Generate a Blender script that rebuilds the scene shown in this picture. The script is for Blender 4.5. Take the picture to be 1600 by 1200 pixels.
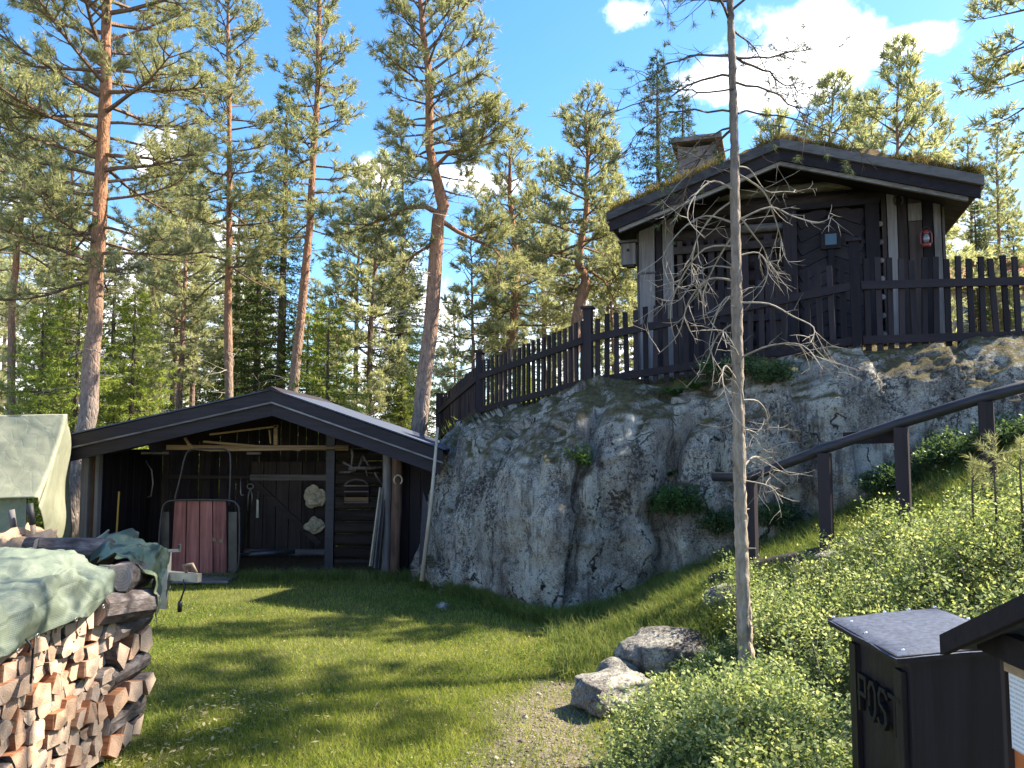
import bpy, math, random
import numpy as np
from mathutils import Vector, Matrix, noise as mnoise

for o in list(bpy.data.objects): bpy.data.objects.remove(o)
S = bpy.context.scene
COL = S.collection
R = math.radians

# ------------------------------------------------------------------ camera
CAMZ = 1.65
PITCH = math.atan(92/1200)
cam_d = bpy.data.cameras.new('camera'); cam = bpy.data.objects.new('camera', cam_d); COL.objects.link(cam)
cam.location = (0, 0, CAMZ); cam.rotation_euler = (R(90)+PITCH, 0, 0)
cam_d.sensor_width = 36; cam_d.lens = 27; cam_d.clip_start = 0.05; cam_d.clip_end = 3000
S.camera = cam

# ------------------------------------------------------------------ sky + sun
SUN_AZ, SUN_EL = R(14), R(48)          # azimuth counted from +X towards +Y
sun_dir = Vector((math.cos(SUN_EL)*math.cos(SUN_AZ), math.cos(SUN_EL)*math.sin(SUN_AZ), math.sin(SUN_EL)))
sd = bpy.data.lights.new('sun', 'SUN'); sd.energy = 4.3; sd.angle = R(0.55); sd.color = (1.0, 0.91, 0.74)
sun = bpy.data.objects.new('sun', sd); COL.objects.link(sun)
sun.rotation_euler = sun_dir.to_track_quat('Z', 'Y').to_euler(); sun.location = (20, 10, 20)
S.view_settings.view_transform = 'Standard'; S.view_settings.look = 'None'
S.view_settings.exposure = 2.12; S.view_settings.gamma = 1
S.cycles.max_bounces = 4; S.cycles.diffuse_bounces = 3; S.cycles.glossy_bounces = 2; S.cycles.transmission_bounces = 3

def px_dir(px, py):
    dx = (px-800)/1200; dz = -(py-600)/1200
    c, s = math.cos(PITCH), math.sin(PITCH)
    return Vector((dx, c-dz*s, s+dz*c)).normalized()
def at(px, py, Y):
    d = px_dir(px, py); k = Y/d.y
    return Vector((d.x*k, Y, CAMZ+d.z*k))

W = bpy.data.worlds.new('World'); S.world = W; W.use_nodes = True
nt = W.node_tree; nt.nodes.clear()
def wn(t, **k):
    n = nt.nodes.new(t)
    for a, b in k.items(): setattr(n, a, b)
    return n
def wmath(op, a, b=None, c=None, clamp=False):
    n = wn('ShaderNodeMath', operation=op, use_clamp=clamp)
    for i, v in enumerate((a, b, c)):
        if v is None: continue
        if isinstance(v, (int, float)): n.inputs[i].default_value = v
        else: nt.links.new(v, n.inputs[i])
    return n.outputs[0]
sky = wn('ShaderNodeTexSky', sky_type='NISHITA', sun_disc=False)
sky.sun_elevation = SUN_EL; sky.sun_rotation = R(90)-SUN_AZ; sky.air_density = 1.0; sky.dust_density = 0.6; sky.ozone_density = 2.0
tc = wn('ShaderNodeTexCoord')
nz = wn('ShaderNodeTexNoise'); nz.inputs['Scale'].default_value = 9; nz.inputs['Detail'].default_value = 6; nz.inputs['Roughness'].default_value = 0.62
nt.links.new(tc.outputs['Generated'], nz.inputs['Vector'])
nz2 = wn('ShaderNodeTexNoise'); nz2.inputs['Scale'].default_value = 2.3; nz2.inputs['Detail'].default_value = 3
nt.links.new(tc.outputs['Generated'], nz2.inputs['Vector'])
sep = wn('ShaderNodeSeparateXYZ'); nt.links.new(tc.outputs['Generated'], sep.inputs[0])
blobs = [(1285, 70, .085, .05), (1405, 65, .068, .02), (1210, 120, .11, .045), (1130, 130, .07, .035),
         (975, 20, .045, .03), (235, 245, .035, .05), (600, 275, .05, .03), (720, 285, .09, .03)]
msk = None
for (px, py, rx, rz) in blobs:
    d = px_dir(px, py); side = Vector((d.y, -d.x, 0)).normalized(); up = side.cross(d)
    vs = wn('ShaderNodeVectorMath', operation='DOT_PRODUCT'); nt.links.new(tc.outputs['Generated'], vs.inputs[0]); vs.inputs[1].default_value = side/rx
    vu = wn('ShaderNodeVectorMath', operation='DOT_PRODUCT'); nt.links.new(tc.outputs['Generated'], vu.inputs[0]); vu.inputs[1].default_value = up/rz
    vd = wn('ShaderNodeVectorMath', operation='DOT_PRODUCT'); nt.links.new(tc.outputs['Generated'], vd.inputs[0]); vd.inputs[1].default_value = d
    q = wmath('ADD', wmath('MULTIPLY', vs.outputs['Value'], vs.outputs['Value']), wmath('MULTIPLY', vu.outputs['Value'], vu.outputs['Value']))
    b = wmath('SUBTRACT', 1.0, wmath('SQRT', q))
    b = wmath('SUBTRACT', b, wmath('MULTIPLY', wmath('LESS_THAN', vd.outputs['Value'], 0.3), 50.0))
    msk = b if msk is None else wmath('MAXIMUM', msk, b)
# low bank of cloud round the horizon
bank = wmath('MULTIPLY', wmath('SUBTRACT', 0.24, sep.outputs[2]), 4.0)
bank = wmath('ADD', bank, wmath('MULTIPLY', wmath('SUBTRACT', nz2.outputs['Fac'], 0.5), 2.5))
allm = wmath('MAXIMUM', wmath('MAXIMUM', msk, -1.2), wmath('MINIMUM', bank, 0.7))
dens = wmath('ADD', wmath('MULTIPLY', allm, 1.1), wmath('MULTIPLY', wmath('SUBTRACT', nz.outputs['Fac'], 0.5), 3.2))
mr = wn('ShaderNodeMapRange', interpolation_type='SMOOTHSTEP'); nt.links.new(dens, mr.inputs['Value'])
mr.inputs['From Min'].default_value = 0.05; mr.inputs['From Max'].default_value = 0.75
hs = wn('ShaderNodeHueSaturation'); hs.inputs['Saturation'].default_value = 1.3; hs.inputs['Value'].default_value = 0.60
nt.links.new(sky.outputs[0], hs.inputs['Color'])
mx = wn('ShaderNodeMix', data_type='RGBA'); nt.links.new(mr.outputs[0], mx.inputs['Factor'])
nt.links.new(hs.outputs[0], mx.inputs[6]); mx.inputs[7].default_value = (4.6, 4.6, 4.65, 1)
bg = wn('ShaderNodeBackground'); bg.inputs['Strength'].default_value = 0.14
nt.links.new(mx.outputs[2], bg.inputs['Color'])
wo = wn('ShaderNodeOutputWorld'); nt.links.new(bg.outputs[0], wo.inputs[0])

# ------------------------------------------------------------------ materials
class NB:
    def __init__(s, name):
        s.m = bpy.data.materials.new(name); s.m.use_nodes = True; s.t = s.m.node_tree; s.t.nodes.clear()
        s.out = s.t.nodes.new('ShaderNodeOutputMaterial')
    def n(s, t, ins=None, **k):
        n = s.t.nodes.new(t)
        for a, b in k.items(): setattr(n, a, b)
        for a, b in (ins or {}).items():
            i = n.inputs[a]
            if hasattr(b, 'is_output'): s.t.links.new(b, i)
            else: i.default_value = b
        return n
    def math(s, op, a, b=None, clamp=False):
        n = s.n('ShaderNodeMath', {0: a} if b is None else {0: a, 1: b}, operation=op, use_clamp=clamp); return n.outputs[0]
    def pos(s, scale=(1, 1, 1), obj=False):
        g = s.n('ShaderNodeTexCoord').outputs['Object'] if obj else s.n('ShaderNodeNewGeometry').outputs['Position']
        return s.n('ShaderNodeMapping', {'Vector': g, 'Scale': scale}).outputs[0]
    def noise(s, vec, scale, detail=4, rough=.55, dist=0):
        return s.n('ShaderNodeTexNoise', {'Vector': vec, 'Scale': scale, 'Detail': detail, 'Roughness': rough, 'Distortion': dist}).outputs['Fac']
    def ramp(s, fac, stops):
        r = s.n('ShaderNodeValToRGB', {'Fac': fac}); e = r.color_ramp.elements
        while len(e) < len(stops): e.new(0.5)
        for i, (p, c) in enumerate(stops):
            e[i].position = p; e[i].color = (*c, 1) if len(c) == 3 else c
        return r.outputs[0]
    def mix(s, f, a, b, blend='MIX'):
        n = s.n('ShaderNodeMix', {'Factor': f}, data_type='RGBA', blend_type=blend)
        for i, v in ((6, a), (7, b)):
            if hasattr(v, 'is_output'): s.t.links.new(v, n.inputs[i])
            else: n.inputs[i].default_value = (*v, 1) if len(v) == 3 else v
        return n.outputs[2]
    def bump(s, h, strength=.5, dist=.02):
        return s.n('ShaderNodeBump', {'Height': h, 'Strength': strength, 'Distance': dist}).outputs[0]
    def bsdf(s, col, rough=.8, normal=None, metal=0, spec=.3, **k):
        n = s.n('ShaderNodeBsdfPrincipled', {'Roughness': rough, 'Metallic': metal, 'Specular IOR Level': spec})
        if hasattr(col, 'is_output'): s.t.links.new(col, n.inputs['Base Color'])
        else: n.inputs['Base Color'].default_value = (*col, 1)
        if normal is not None: s.t.links.new(normal, n.inputs['Normal'])
        s.t.links.new(n.outputs[0], s.out.inputs[0]); return n
M = {}
def wood(name, dark, light, stretch=(1, 1, .06), scale=26, rough=.8, rnd=.25, spec=.25, bump=.5):
    b = NB(name); v = b.pos(stretch, obj=True)
    oi = b.n('ShaderNodeObjectInfo').outputs['Random']
    v2 = b.n('ShaderNodeVectorMath', {0: v, 1: b.n('ShaderNodeCombineXYZ', {0: b.math('MULTIPLY', oi, 9.0), 1: b.math('MULTIPLY', oi, 5.0), 2: b.math('MULTIPLY', oi, 2.0)}).outputs[0]}, operation='ADD').outputs[0]
    f = b.noise(v2, scale, 5, .6, .4); g = b.noise(b.pos((1, 1, 1)), 2.2, 3)
    fac = b.math('ADD', b.math('MULTIPLY', f, .8), b.math('MULTIPLY', g, .35))
    fac = b.math('ADD', fac, b.math('MULTIPLY', b.math('SUBTRACT', oi, .5), rnd))
    col = b.ramp(fac, [(.32, dark), (.78, light)])
    b.bsdf(col, rough, b.bump(f, bump, .006), spec=spec); M[name] = b.m
wood('tar_wood', (.006, .004, .007), (.030, .022, .027), rough=.7, rnd=.5, bump=.8)
wood('tar_wood_x', (.007, .005, .008), (.024, .018, .023), (.06, 1, 1), rough=.7)
wood('rail_wood', (.012, .011, .017), (.036, .036, .050), (.06, .06, 1), rough=.55, spec=.4)
wood('fascia_wood', (.008, .006, .010), (.026, .022, .030), (.06, 1, 1), rough=.6)
wood('grey_wood', (.045, .039, .040), (.21, .195, .195), rnd=.35)
wood('grey_wood_x', (.06, .052, .054), (.25, .235, .235), (.06, 1, 1), rnd=.3)
wood('mid_wood', (.014, .010, .011), (.058, .044, .041), rnd=.3)
wood('mid_wood_x', (.015, .011, .012), (.062, .047, .043), (.06, 1, 1), rnd=.3)
wood('weathered_x', (.03, .027, .030), (.125, .118, .122), (.06, 1, 1), rnd=.3)
wood('brown_log', (.055, .030, .022), (.22, .13, .09), (1, 1, .12), scale=18)
wood('pale_pole', (.26, .21, .15), (.5, .42, .32), scale=30)
wood('tan_wood_x', (.17, .11, .06), (.38, .27, .16), (.06, 1, 1))
wood('red_plank', (.10, .035, .033), (.36, .15, .135), scale=20)
wood('orange_wood', (.22, .055, .02), (.62, .2, .07), (1, .08, .6), scale=22, rough=.35)
wood('yellow_wood', (.45, .28, .05), (.7, .45, .1))
wood('silver_twig', (.16, .135, .11), (.42, .37, .31), (1, 1, 1), scale=12)
wood('handle_wood', (.30, .21, .13), (.48, .36, .24))

def plain(name, col, rough=.6, metal=0, spec=.4, var=.25, scale=8, bump=.15, bdist=.004):
    b = NB(name); f = b.noise(b.pos(), scale, 5)
    c2 = tuple(max(0, c*(1-var)) for c in col); c3 = tuple(min(1, c*(1+var)) for c in col)
    b.bsdf(b.ramp(f, [(.3, c2), (.7, c3)]), rough, b.bump(f, bump, bdist), metal, spec); M[name] = b.m
plain('metal_dark', (.06, .06, .066), .45, .6)
plain('metal_grey', (.30, .30, .30), .45, .8)
plain('rust_iron', (.22, .16, .11), .7, .3)
plain('horseshoe_iron', (.42, .36, .27), .6, .4)
plain('black_rubber', (.02, .02, .022), .6)
wood('mail_black', (.004, .003, .005), (.020, .015, .022), scale=34, rough=.5, rnd=.2, spec=.35, bump=.8)
plain('letter_black', (.004, .003, .005), .6)
plain('felt', (.055, .066, .10), .75, 0, .3, .35, 60, .6, .003)
plain('nail_head', (.6, .62, .66), .35, .8)
plain('red_paint', (.20, .03, .028), .45, 0, .5, .3, 30)
plain('chimney_stone', (.16, .14, .13), .9, 0, .2, .5, 7, .6, .03)
plain('sack_cloth', (.42, .28, .18), .9, 0, .1, .25, 12, .8, .02)
plain('dry_bone', (.46, .40, .29), .8, 0, .2, .25, 25, .8, .01)
plain('steel_blade', (.55, .58, .62), .3, .7)
plain('red_roof', (.33, .13, .075), .8, 0, .2, .3, 3)
plain('far_wall', (.25, .2, .16), .8)
plain('cord_black', (.012, .012, .014), .5)
plain('leaf_litter', (.10, .06, .035), .9, 0, .1, .5, 20)
def glass(name, col):
    b = NB(name); b.bsdf(col, .08, spec=.8); M[name] = b.m
glass('window_glass', (.03, .04, .04)); glass('lamp_glass', (.16, .18, .19))

def leaf(name, stops, trans=.45, rough=.5, big=.6, gloss=.0, tcol=1.25, tb=.6):
    b = NB(name); g = b.n('ShaderNodeNewGeometry')
    ri = g.outputs['Random Per Island']; nn = b.noise(g.outputs['Position'], big, 3)
    f = b.math('ADD', b.math('MULTIPLY', ri, .55), b.math('MULTIPLY', nn, .5))
    col = b.ramp(f, stops)
    d = b.n('ShaderNodeBsdfDiffuse', {'Color': col}); 
    tcl = b.mix(1.0, col, (tcol*1.05, tcol*1.02, tcol*tb), 'MULTIPLY')
    t = b.n('ShaderNodeBsdfTranslucent', {'Color': tcl})
    m = b.n('ShaderNodeMixShader', {0: trans, 1: d.outputs[0], 2: t.outputs[0]})
    if gloss:
        gl = b.n('ShaderNodeBsdfGlossy', {'Color': (.9, .95, 1, 1), 'Roughness': rough})
        m = b.n('ShaderNodeMixShader', {0: gloss, 1: m.outputs[0], 2: gl.outputs[0]})
    b.t.links.new(m.outputs[0], b.out.inputs[0]); M[name] = b.m
leaf('pine_needles', [(.15, (.125, .14, .085)), (.5, (.27, .28, .165)), (.85, (.44, .43, .27))], .5, tb=.66)
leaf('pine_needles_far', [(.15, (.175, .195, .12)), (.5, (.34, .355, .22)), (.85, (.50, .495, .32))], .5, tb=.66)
leaf('pine_needles_blue', [(.15, (.045, .062, .045)), (.5, (.09, .115, .075)), (.85, (.17, .185, .11))], .35)
leaf('spruce_needles', [(.2, (.03, .05, .022)), (.6, (.075, .105, .04)), (.9, (.16, .185, .065))], .4)
leaf('spruce_bright', [(.1, (.08, .115, .028)), (.5, (.22, .27, .065)), (.9, (.42, .46, .13))], .48)
leaf('grass_blade', [(.12, (.09, .135, .022)), (.42, (.18, .235, .042)), (.68, (.29, .31, .065)), (.93, (.46, .42, .16))], .45, big=2.0)
leaf('grass_wild', [(.12, (.06, .10, .025)), (.5, (.13, .18, .05)), (.78, (.25, .25, .10)), (.96, (.42, .36, .2))], .4, big=1.6)
leaf('grass_straw', [(.2, (.22, .19, .09)), (.8, (.5, .44, .26))], .4)
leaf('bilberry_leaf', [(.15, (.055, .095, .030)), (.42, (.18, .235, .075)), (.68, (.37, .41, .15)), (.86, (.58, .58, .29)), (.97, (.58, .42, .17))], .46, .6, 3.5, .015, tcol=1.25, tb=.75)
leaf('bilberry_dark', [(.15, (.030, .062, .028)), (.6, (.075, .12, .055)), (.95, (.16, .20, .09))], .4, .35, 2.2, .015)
leaf('fern_leaf', [(.2, (.035, .075, .03)), (.8, (.10, .17, .06))], .4)
leaf('moss_tuft', [(.2, (.07, .05, .025)), (.5, (.15, .12, .05)), (.85, (.26, .21, .075))], .3, big=2)

def bark(name, low, high, z0, z1):
    b = NB(name); p = b.pos((1, 1, .35)); f = b.noise(p, 22, 6, .65, .6)
    vor = b.n('ShaderNodeTexVoronoi', {'Vector': b.pos((1, 1, .3)), 'Scale': 17.0}, feature='DISTANCE_TO_EDGE').outputs['Distance']
    z = b.n('ShaderNodeSeparateXYZ', {0: b.n('ShaderNodeNewGeometry').outputs['Position']}).outputs[2]
    k = b.n('ShaderNodeMapRange', {'Value': b.math('ADD', z, b.math('MULTIPLY', f, 1.6)), 'From Min': z0, 'From Max': z1}).outputs[0]
    lo = b.ramp(f, [(.3, tuple(c*.4 for c in low)), (.68, low)]); hi = b.ramp(f, [(.28, tuple(c*.45 for c in high)), (.6, high)])
    hgt = b.math('ADD', f, b.math('MULTIPLY', b.math('MINIMUM', vor, .18), 3.0))
    b.bsdf(b.mix(k, lo, hi), .9, b.bump(hgt, .9, .02), spec=.1); M[name] = b.m
bark('bark_pine', (.33, .265, .23), (.40, .205, .12), 3.0, 6.5)
bark('bark_far', (.22, .18, .16), (.34, .20, .14), 2.5, 6.5)
bark('bark_spruce', (.13, .105, .09), (.14, .11, .09), 1, 8)
bark('bark_thin', (.44, .36, .28), (.25, .20, .17), 1.8, 4.5)
bark('bark_twig', (.13, .105, .09), (.22, .15, .11), 2, 7)
b = NB('log_bark'); f = b.noise(b.pos((.35, 1, 1), obj=True), 45, 6, .7, .5); f2 = b.noise(b.pos((.6, 1, 1), obj=True), 14, 3)
b.bsdf(b.ramp(b.math('ADD', b.math('MULTIPLY', f, .6), b.math('MULTIPLY', f2, .45)), [(.36, (.028, .022, .022)), (.55, (.12, .10, .095)), (.72, (.26, .235, .23))]), .9, b.bump(f, .9, .008), spec=.1); M['log_bark'] = b.m
# rock
def rock_material(name, moss=True, dark=.88):
    b = NB(name); g = b.n('ShaderNodeNewGeometry'); P = g.outputs['Position']
    st = b.n('ShaderNodeMapping', {'Vector': P, 'Scale': (1, 1, .6)}).outputs[0]
    big = b.noise(st, 1.3, 4, .55, .2); mid = b.noise(st, 8, 9, .74, .15); fine = b.noise(P, 60, 6, .75); patch = b.noise(st, 3.0, 6, .68, .25)
    fac = b.math('ADD', b.math('MULTIPLY', big, .45), b.math('MULTIPLY', mid, .55))
    fac = b.math('ADD', fac, b.math('MULTIPLY', b.math('SUBTRACT', fine, .5), .55))
    col = b.ramp(fac, [(.33, (.045, .038, .036)), (.43, (.17, .152, .138)), (.52, (.33, .305, .27)), (.66, (.47, .44, .39))])
    # pale lichen crusts in ragged patches
    li = b.ramp(b.math('ADD', b.math('MULTIPLY', patch, .7), b.math('MULTIPLY', fine, .3)), [(.47, (0, 0, 0)), (.55, (1, 1, 1))])
    col = b.mix(b.math('MULTIPLY', li, .75), col, b.ramp(fine, [(.3, (.38, .36, .31)), (.65, (.66, .635, .55))]))
    # black lichen: speckles that crowd together in places
    spn = b.math('ADD', b.math('MULTIPLY', b.noise(P, 24, 7, .8, .2), .75), b.math('MULTIPLY', b.noise(st, 2.2, 4), .4))
    sp = b.ramp(spn, [(.60, (0, 0, 0)), (.66, (1, 1, 1))])
    col = b.mix(b.math('MULTIPLY', sp, dark), col, (.026, .022, .025))
    wet = b.ramp(b.noise(b.n('ShaderNodeMapping', {'Vector': P, 'Scale': (6, 6, .35)}).outputs[0], 1.3, 6, .7), [(.53, (0, 0, 0)), (.62, (1, 1, 1))])
    col = b.mix(b.math('MULTIPLY', b.math('MULTIPLY', wet, mid), 1.35), col, (.05, .044, .046))
    ck = b.n('ShaderNodeTexVoronoi', {'Vector': b.n('ShaderNodeVectorMath', {0: b.n('ShaderNodeMapping', {'Vector': P, 'Scale': (1, 1, .45)}).outputs[0], 1: b.n('ShaderNodeVectorMath', {0: b.n('ShaderNodeTexNoise', {'Vector': P, 'Scale': 2.5, 'Detail': 5.0}).outputs['Color'], 'Scale': .5}, operation='SCALE').outputs[0]}, operation='ADD').outputs[0], 'Scale': 1.25}, feature='DISTANCE_TO_EDGE').outputs['Distance']
    ckm = b.n('ShaderNodeMapRange', {'Value': ck, 'From Min': .016, 'From Max': .004}).outputs[0]
    ckm = b.math('MULTIPLY', ckm, b.math('GREATER_THAN', patch, .53)) if moss else 0.0
    col = b.mix(ckm, col, (.03, .026, .026))
    st2 = b.ramp(b.noise(P, .9, 5, .6, .4), [(.50, (0, 0, 0)), (.66, (1, 1, 1))])
    col = b.mix(b.math('MULTIPLY', b.math('MULTIPLY', st2, mid), 1.1 if moss else 0), col, (.085, .068, .056))
    if moss:
        nzv = b.n('ShaderNodeSeparateXYZ', {0: g.outputs['Normal']}).outputs[2]
        mm = b.math('ADD', nzv, b.math('MULTIPLY', b.math('SUBTRACT', b.noise(P, 4, 8, .72), .5), 1.5))
        mm = b.n('ShaderNodeMapRange', {'Value': mm, 'From Min': .44, 'From Max': .78}).outputs[0]
        mc = b.ramp(b.noise(P, 18, 6, .75), [(.3, (.045, .036, .024)), (.5, (.125, .10, .055)), (.68, (.15, .16, .05))])
        col = b.mix(mm, col, mc)
    h = b.math('ADD', b.math('MULTIPLY', mid, 1.2), b.math('MULTIPLY', fine, .5))
    b.bsdf(col, .95, b.bump(h, 1.0, .05), spec=.1); M[name] = b.m
rock_material('rock'); rock_material('boulder', False, .4)

def ground_material():
    b = NB('ground_soil'); P = b.n('ShaderNodeNewGeometry').outputs['Position']
    f = b.noise(P, 3.0, 6, .6); f2 = b.noise(P, 45, 4, .7)
    grass = b.ramp(b.math('ADD', b.math('MULTIPLY', f, .6), b.math('MULTIPLY', f2, .4)), [(.35, (.05, .058, .02)), (.6, (.105, .105, .036))])
    grav = b.ramp(f2, [(.3, (.07, .056, .040)), (.52, (.17, .138, .105)), (.72, (.28, .235, .185))])
    sx = b.n('ShaderNodeSeparateXYZ', {0: P})
    # worn path: curved strip in plan
    X, Y = sx.outputs[0], sx.outputs[1]
    cx = b.math('ADD', .16, b.math('MULTIPLY', b.math('SUBTRACT', Y, 3.2), .075))
    dd = b.math('ABSOLUTE', b.math('SUBTRACT', X, cx))
    dd = b.math('ADD', dd, b.math('MULTIPLY', b.math('SUBTRACT', b.noise(P, 2.2, 5, .6), .5), .9))
    far = b.n('ShaderNodeMapRange', {'Value': Y, 'From Min': 5.0, 'From Max': 6.3}).outputs[0]
    dd = b.math('ADD', dd, b.math('MULTIPLY', far, .6))
    pm = b.n('ShaderNodeMapRange', {'Value': dd, 'From Min': .55, 'From Max': .12}).outputs[0]
    b.bsdf(b.mix(pm, grass, grav), .95, b.bump(f2, .8, .02), spec=.1); M['ground_soil'] = b.m
ground_material()

def tarp_material(name, c1, c2, blot=None, trans=.0, rough=.6, weave=130, creases=.5):
    b = NB(name); P = b.n('ShaderNodeNewGeometry').outputs['Position']
    f = b.noise(P, 3.2, 5, .6, .5)
    col = b.ramp(f, [(.3, c1), (.7, c2)])
    if blot:
        bl = b.ramp(b.noise(P, 5.5, 3, .5, .6), [(.50, (0, 0, 0)), (.56, (1, 1, 1))])
        col = b.mix(bl, col, blot)
    w1 = b.n('ShaderNodeTexWave', {'Vector': P, 'Scale': weave/3.0, 'Distortion': .4}, bands_direction='Z').outputs['Fac']
    w2 = b.n('ShaderNodeTexWave', {'Vector': P, 'Scale': weave/3.0, 'Distortion': .4}, bands_direction='Y').outputs['Fac']
    vd = b.n('ShaderNodeTexVoronoi', {'Vector': b.n('ShaderNodeMapping', {'Vector': P, 'Scale': (1, 1, .6), 'Rotation': (.4, .3, .5)}).outputs[0], 'Scale': 2.6}, feature='DISTANCE_TO_EDGE').outputs['Distance']
    vd2 = b.n('ShaderNodeTexVoronoi', {'Vector': b.n('ShaderNodeMapping', {'Vector': P, 'Scale': (1, .5, 1)}).outputs[0], 'Scale': 6.5}, feature='DISTANCE_TO_EDGE').outputs['Distance']
    cr = b.math('ADD', b.noise(P, 3.5, 3, .5, .6), b.math('ADD', b.math('MULTIPLY', b.math('MINIMUM', vd, .10), 2.2), b.math('MULTIPLY', b.math('MINIMUM', vd2, .08), 1.2)))
    h = b.math('ADD', b.math('MULTIPLY', cr, 3*creases), b.math('MULTIPLY', b.math('ADD', w1, w2), .05))
    pr = b.bsdf(col, rough, b.bump(h, .55, .02), spec=.3)
    if trans:
        t = b.n('ShaderNodeBsdfTranslucent', {'Color': col})
        m = b.n('ShaderNodeMixShader', {0: trans, 1: pr.outputs[0], 2: t.outputs[0]})
        b.t.links.new(m.outputs[0], b.out.inputs[0])
    M[name] = b.m
tarp_material('tarp_pale', (.28, .285, .20), (.38, .38, .275), trans=.3, creases=.3)
tarp_material('tarp_blue', (.10, .125, .10), (.19, .215, .155), rough=.55, creases=.8)
tarp_material('tarp_camo', (.12, .15, .085), (.19, .21, .12), (.05, .065, .04), rough=.45, creases=.9)

def log_end_material():
    b = NB('log_end'); P = b.pos((1, 1, 1), obj=True)
    oi = b.n('ShaderNodeObjectInfo').outputs['Random']
    w = b.n('ShaderNodeTexWave', {'Vector': P, 'Scale': 22.0, 'Distortion': 2.0, 'Detail': 2.0}, wave_type='RINGS', rings_direction='X').outputs['Fac']
    f = b.noise(P, 30, 5, .65)
    base = b.ramp(oi, [(0, (.36, .235, .17)), (.3, (.50, .33, .22)), (.55, (.42, .31, .24)), (.8, (.55, .40, .29)), (1, (.33, .26, .22))])
    k = b.math('ADD', .55, b.math('ADD', b.math('MULTIPLY', w, .22), b.math('MULTIPLY', f, .55)))
    col = b.mix(1.0, base, b.n('ShaderNodeCombineXYZ', {0: k, 1: k, 2: k}).outputs[0], 'MULTIPLY')
    b.bsdf(col, .85, b.bump(f, .6, .006), spec=.15); M['log_end'] = b.m
    b = NB('log_split'); P = b.pos((.1, 1, 1), obj=True); oi = b.n('ShaderNodeObjectInfo').outputs['Random']
    f = b.noise(P, 40, 5, .65, .5)
    a = b.ramp(f, [(.3, (.17, .055, .025)), (.7, (.40, .17, .075))]); c = b.ramp(f, [(.3, (.19, .12, .08)), (.7, (.36, .25, .18))])
    b.bsdf(b.mix(oi, a, c), .8, b.bump(f, .6, .006), spec=.15); M['log_split'] = b.m
log_end_material()
def paper_material():
    b = NB('printed_paper'); P = b.pos((1, 1, 1)); z = b.n('ShaderNodeSeparateXYZ', {0: P})
    ln = b.math('GREATER_THAN', b.math('SINE', b.math('MULTIPLY', z.outputs[2], 720.0)), .35)
    wd = b.math('GREATER_THAN', b.noise(b.n('ShaderNodeMapping', {'Vector': P, 'Scale': (1, 260, 40)}).outputs[0], 1.0, 2), .42)
    b.bsdf(b.mix(b.math('MULTIPLY', b.math('MULTIPLY', ln, wd), .5), (.72, .74, .78), (.22, .22, .25)), .4, spec=.4); M['printed_paper'] = b.m
paper_material()

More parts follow.
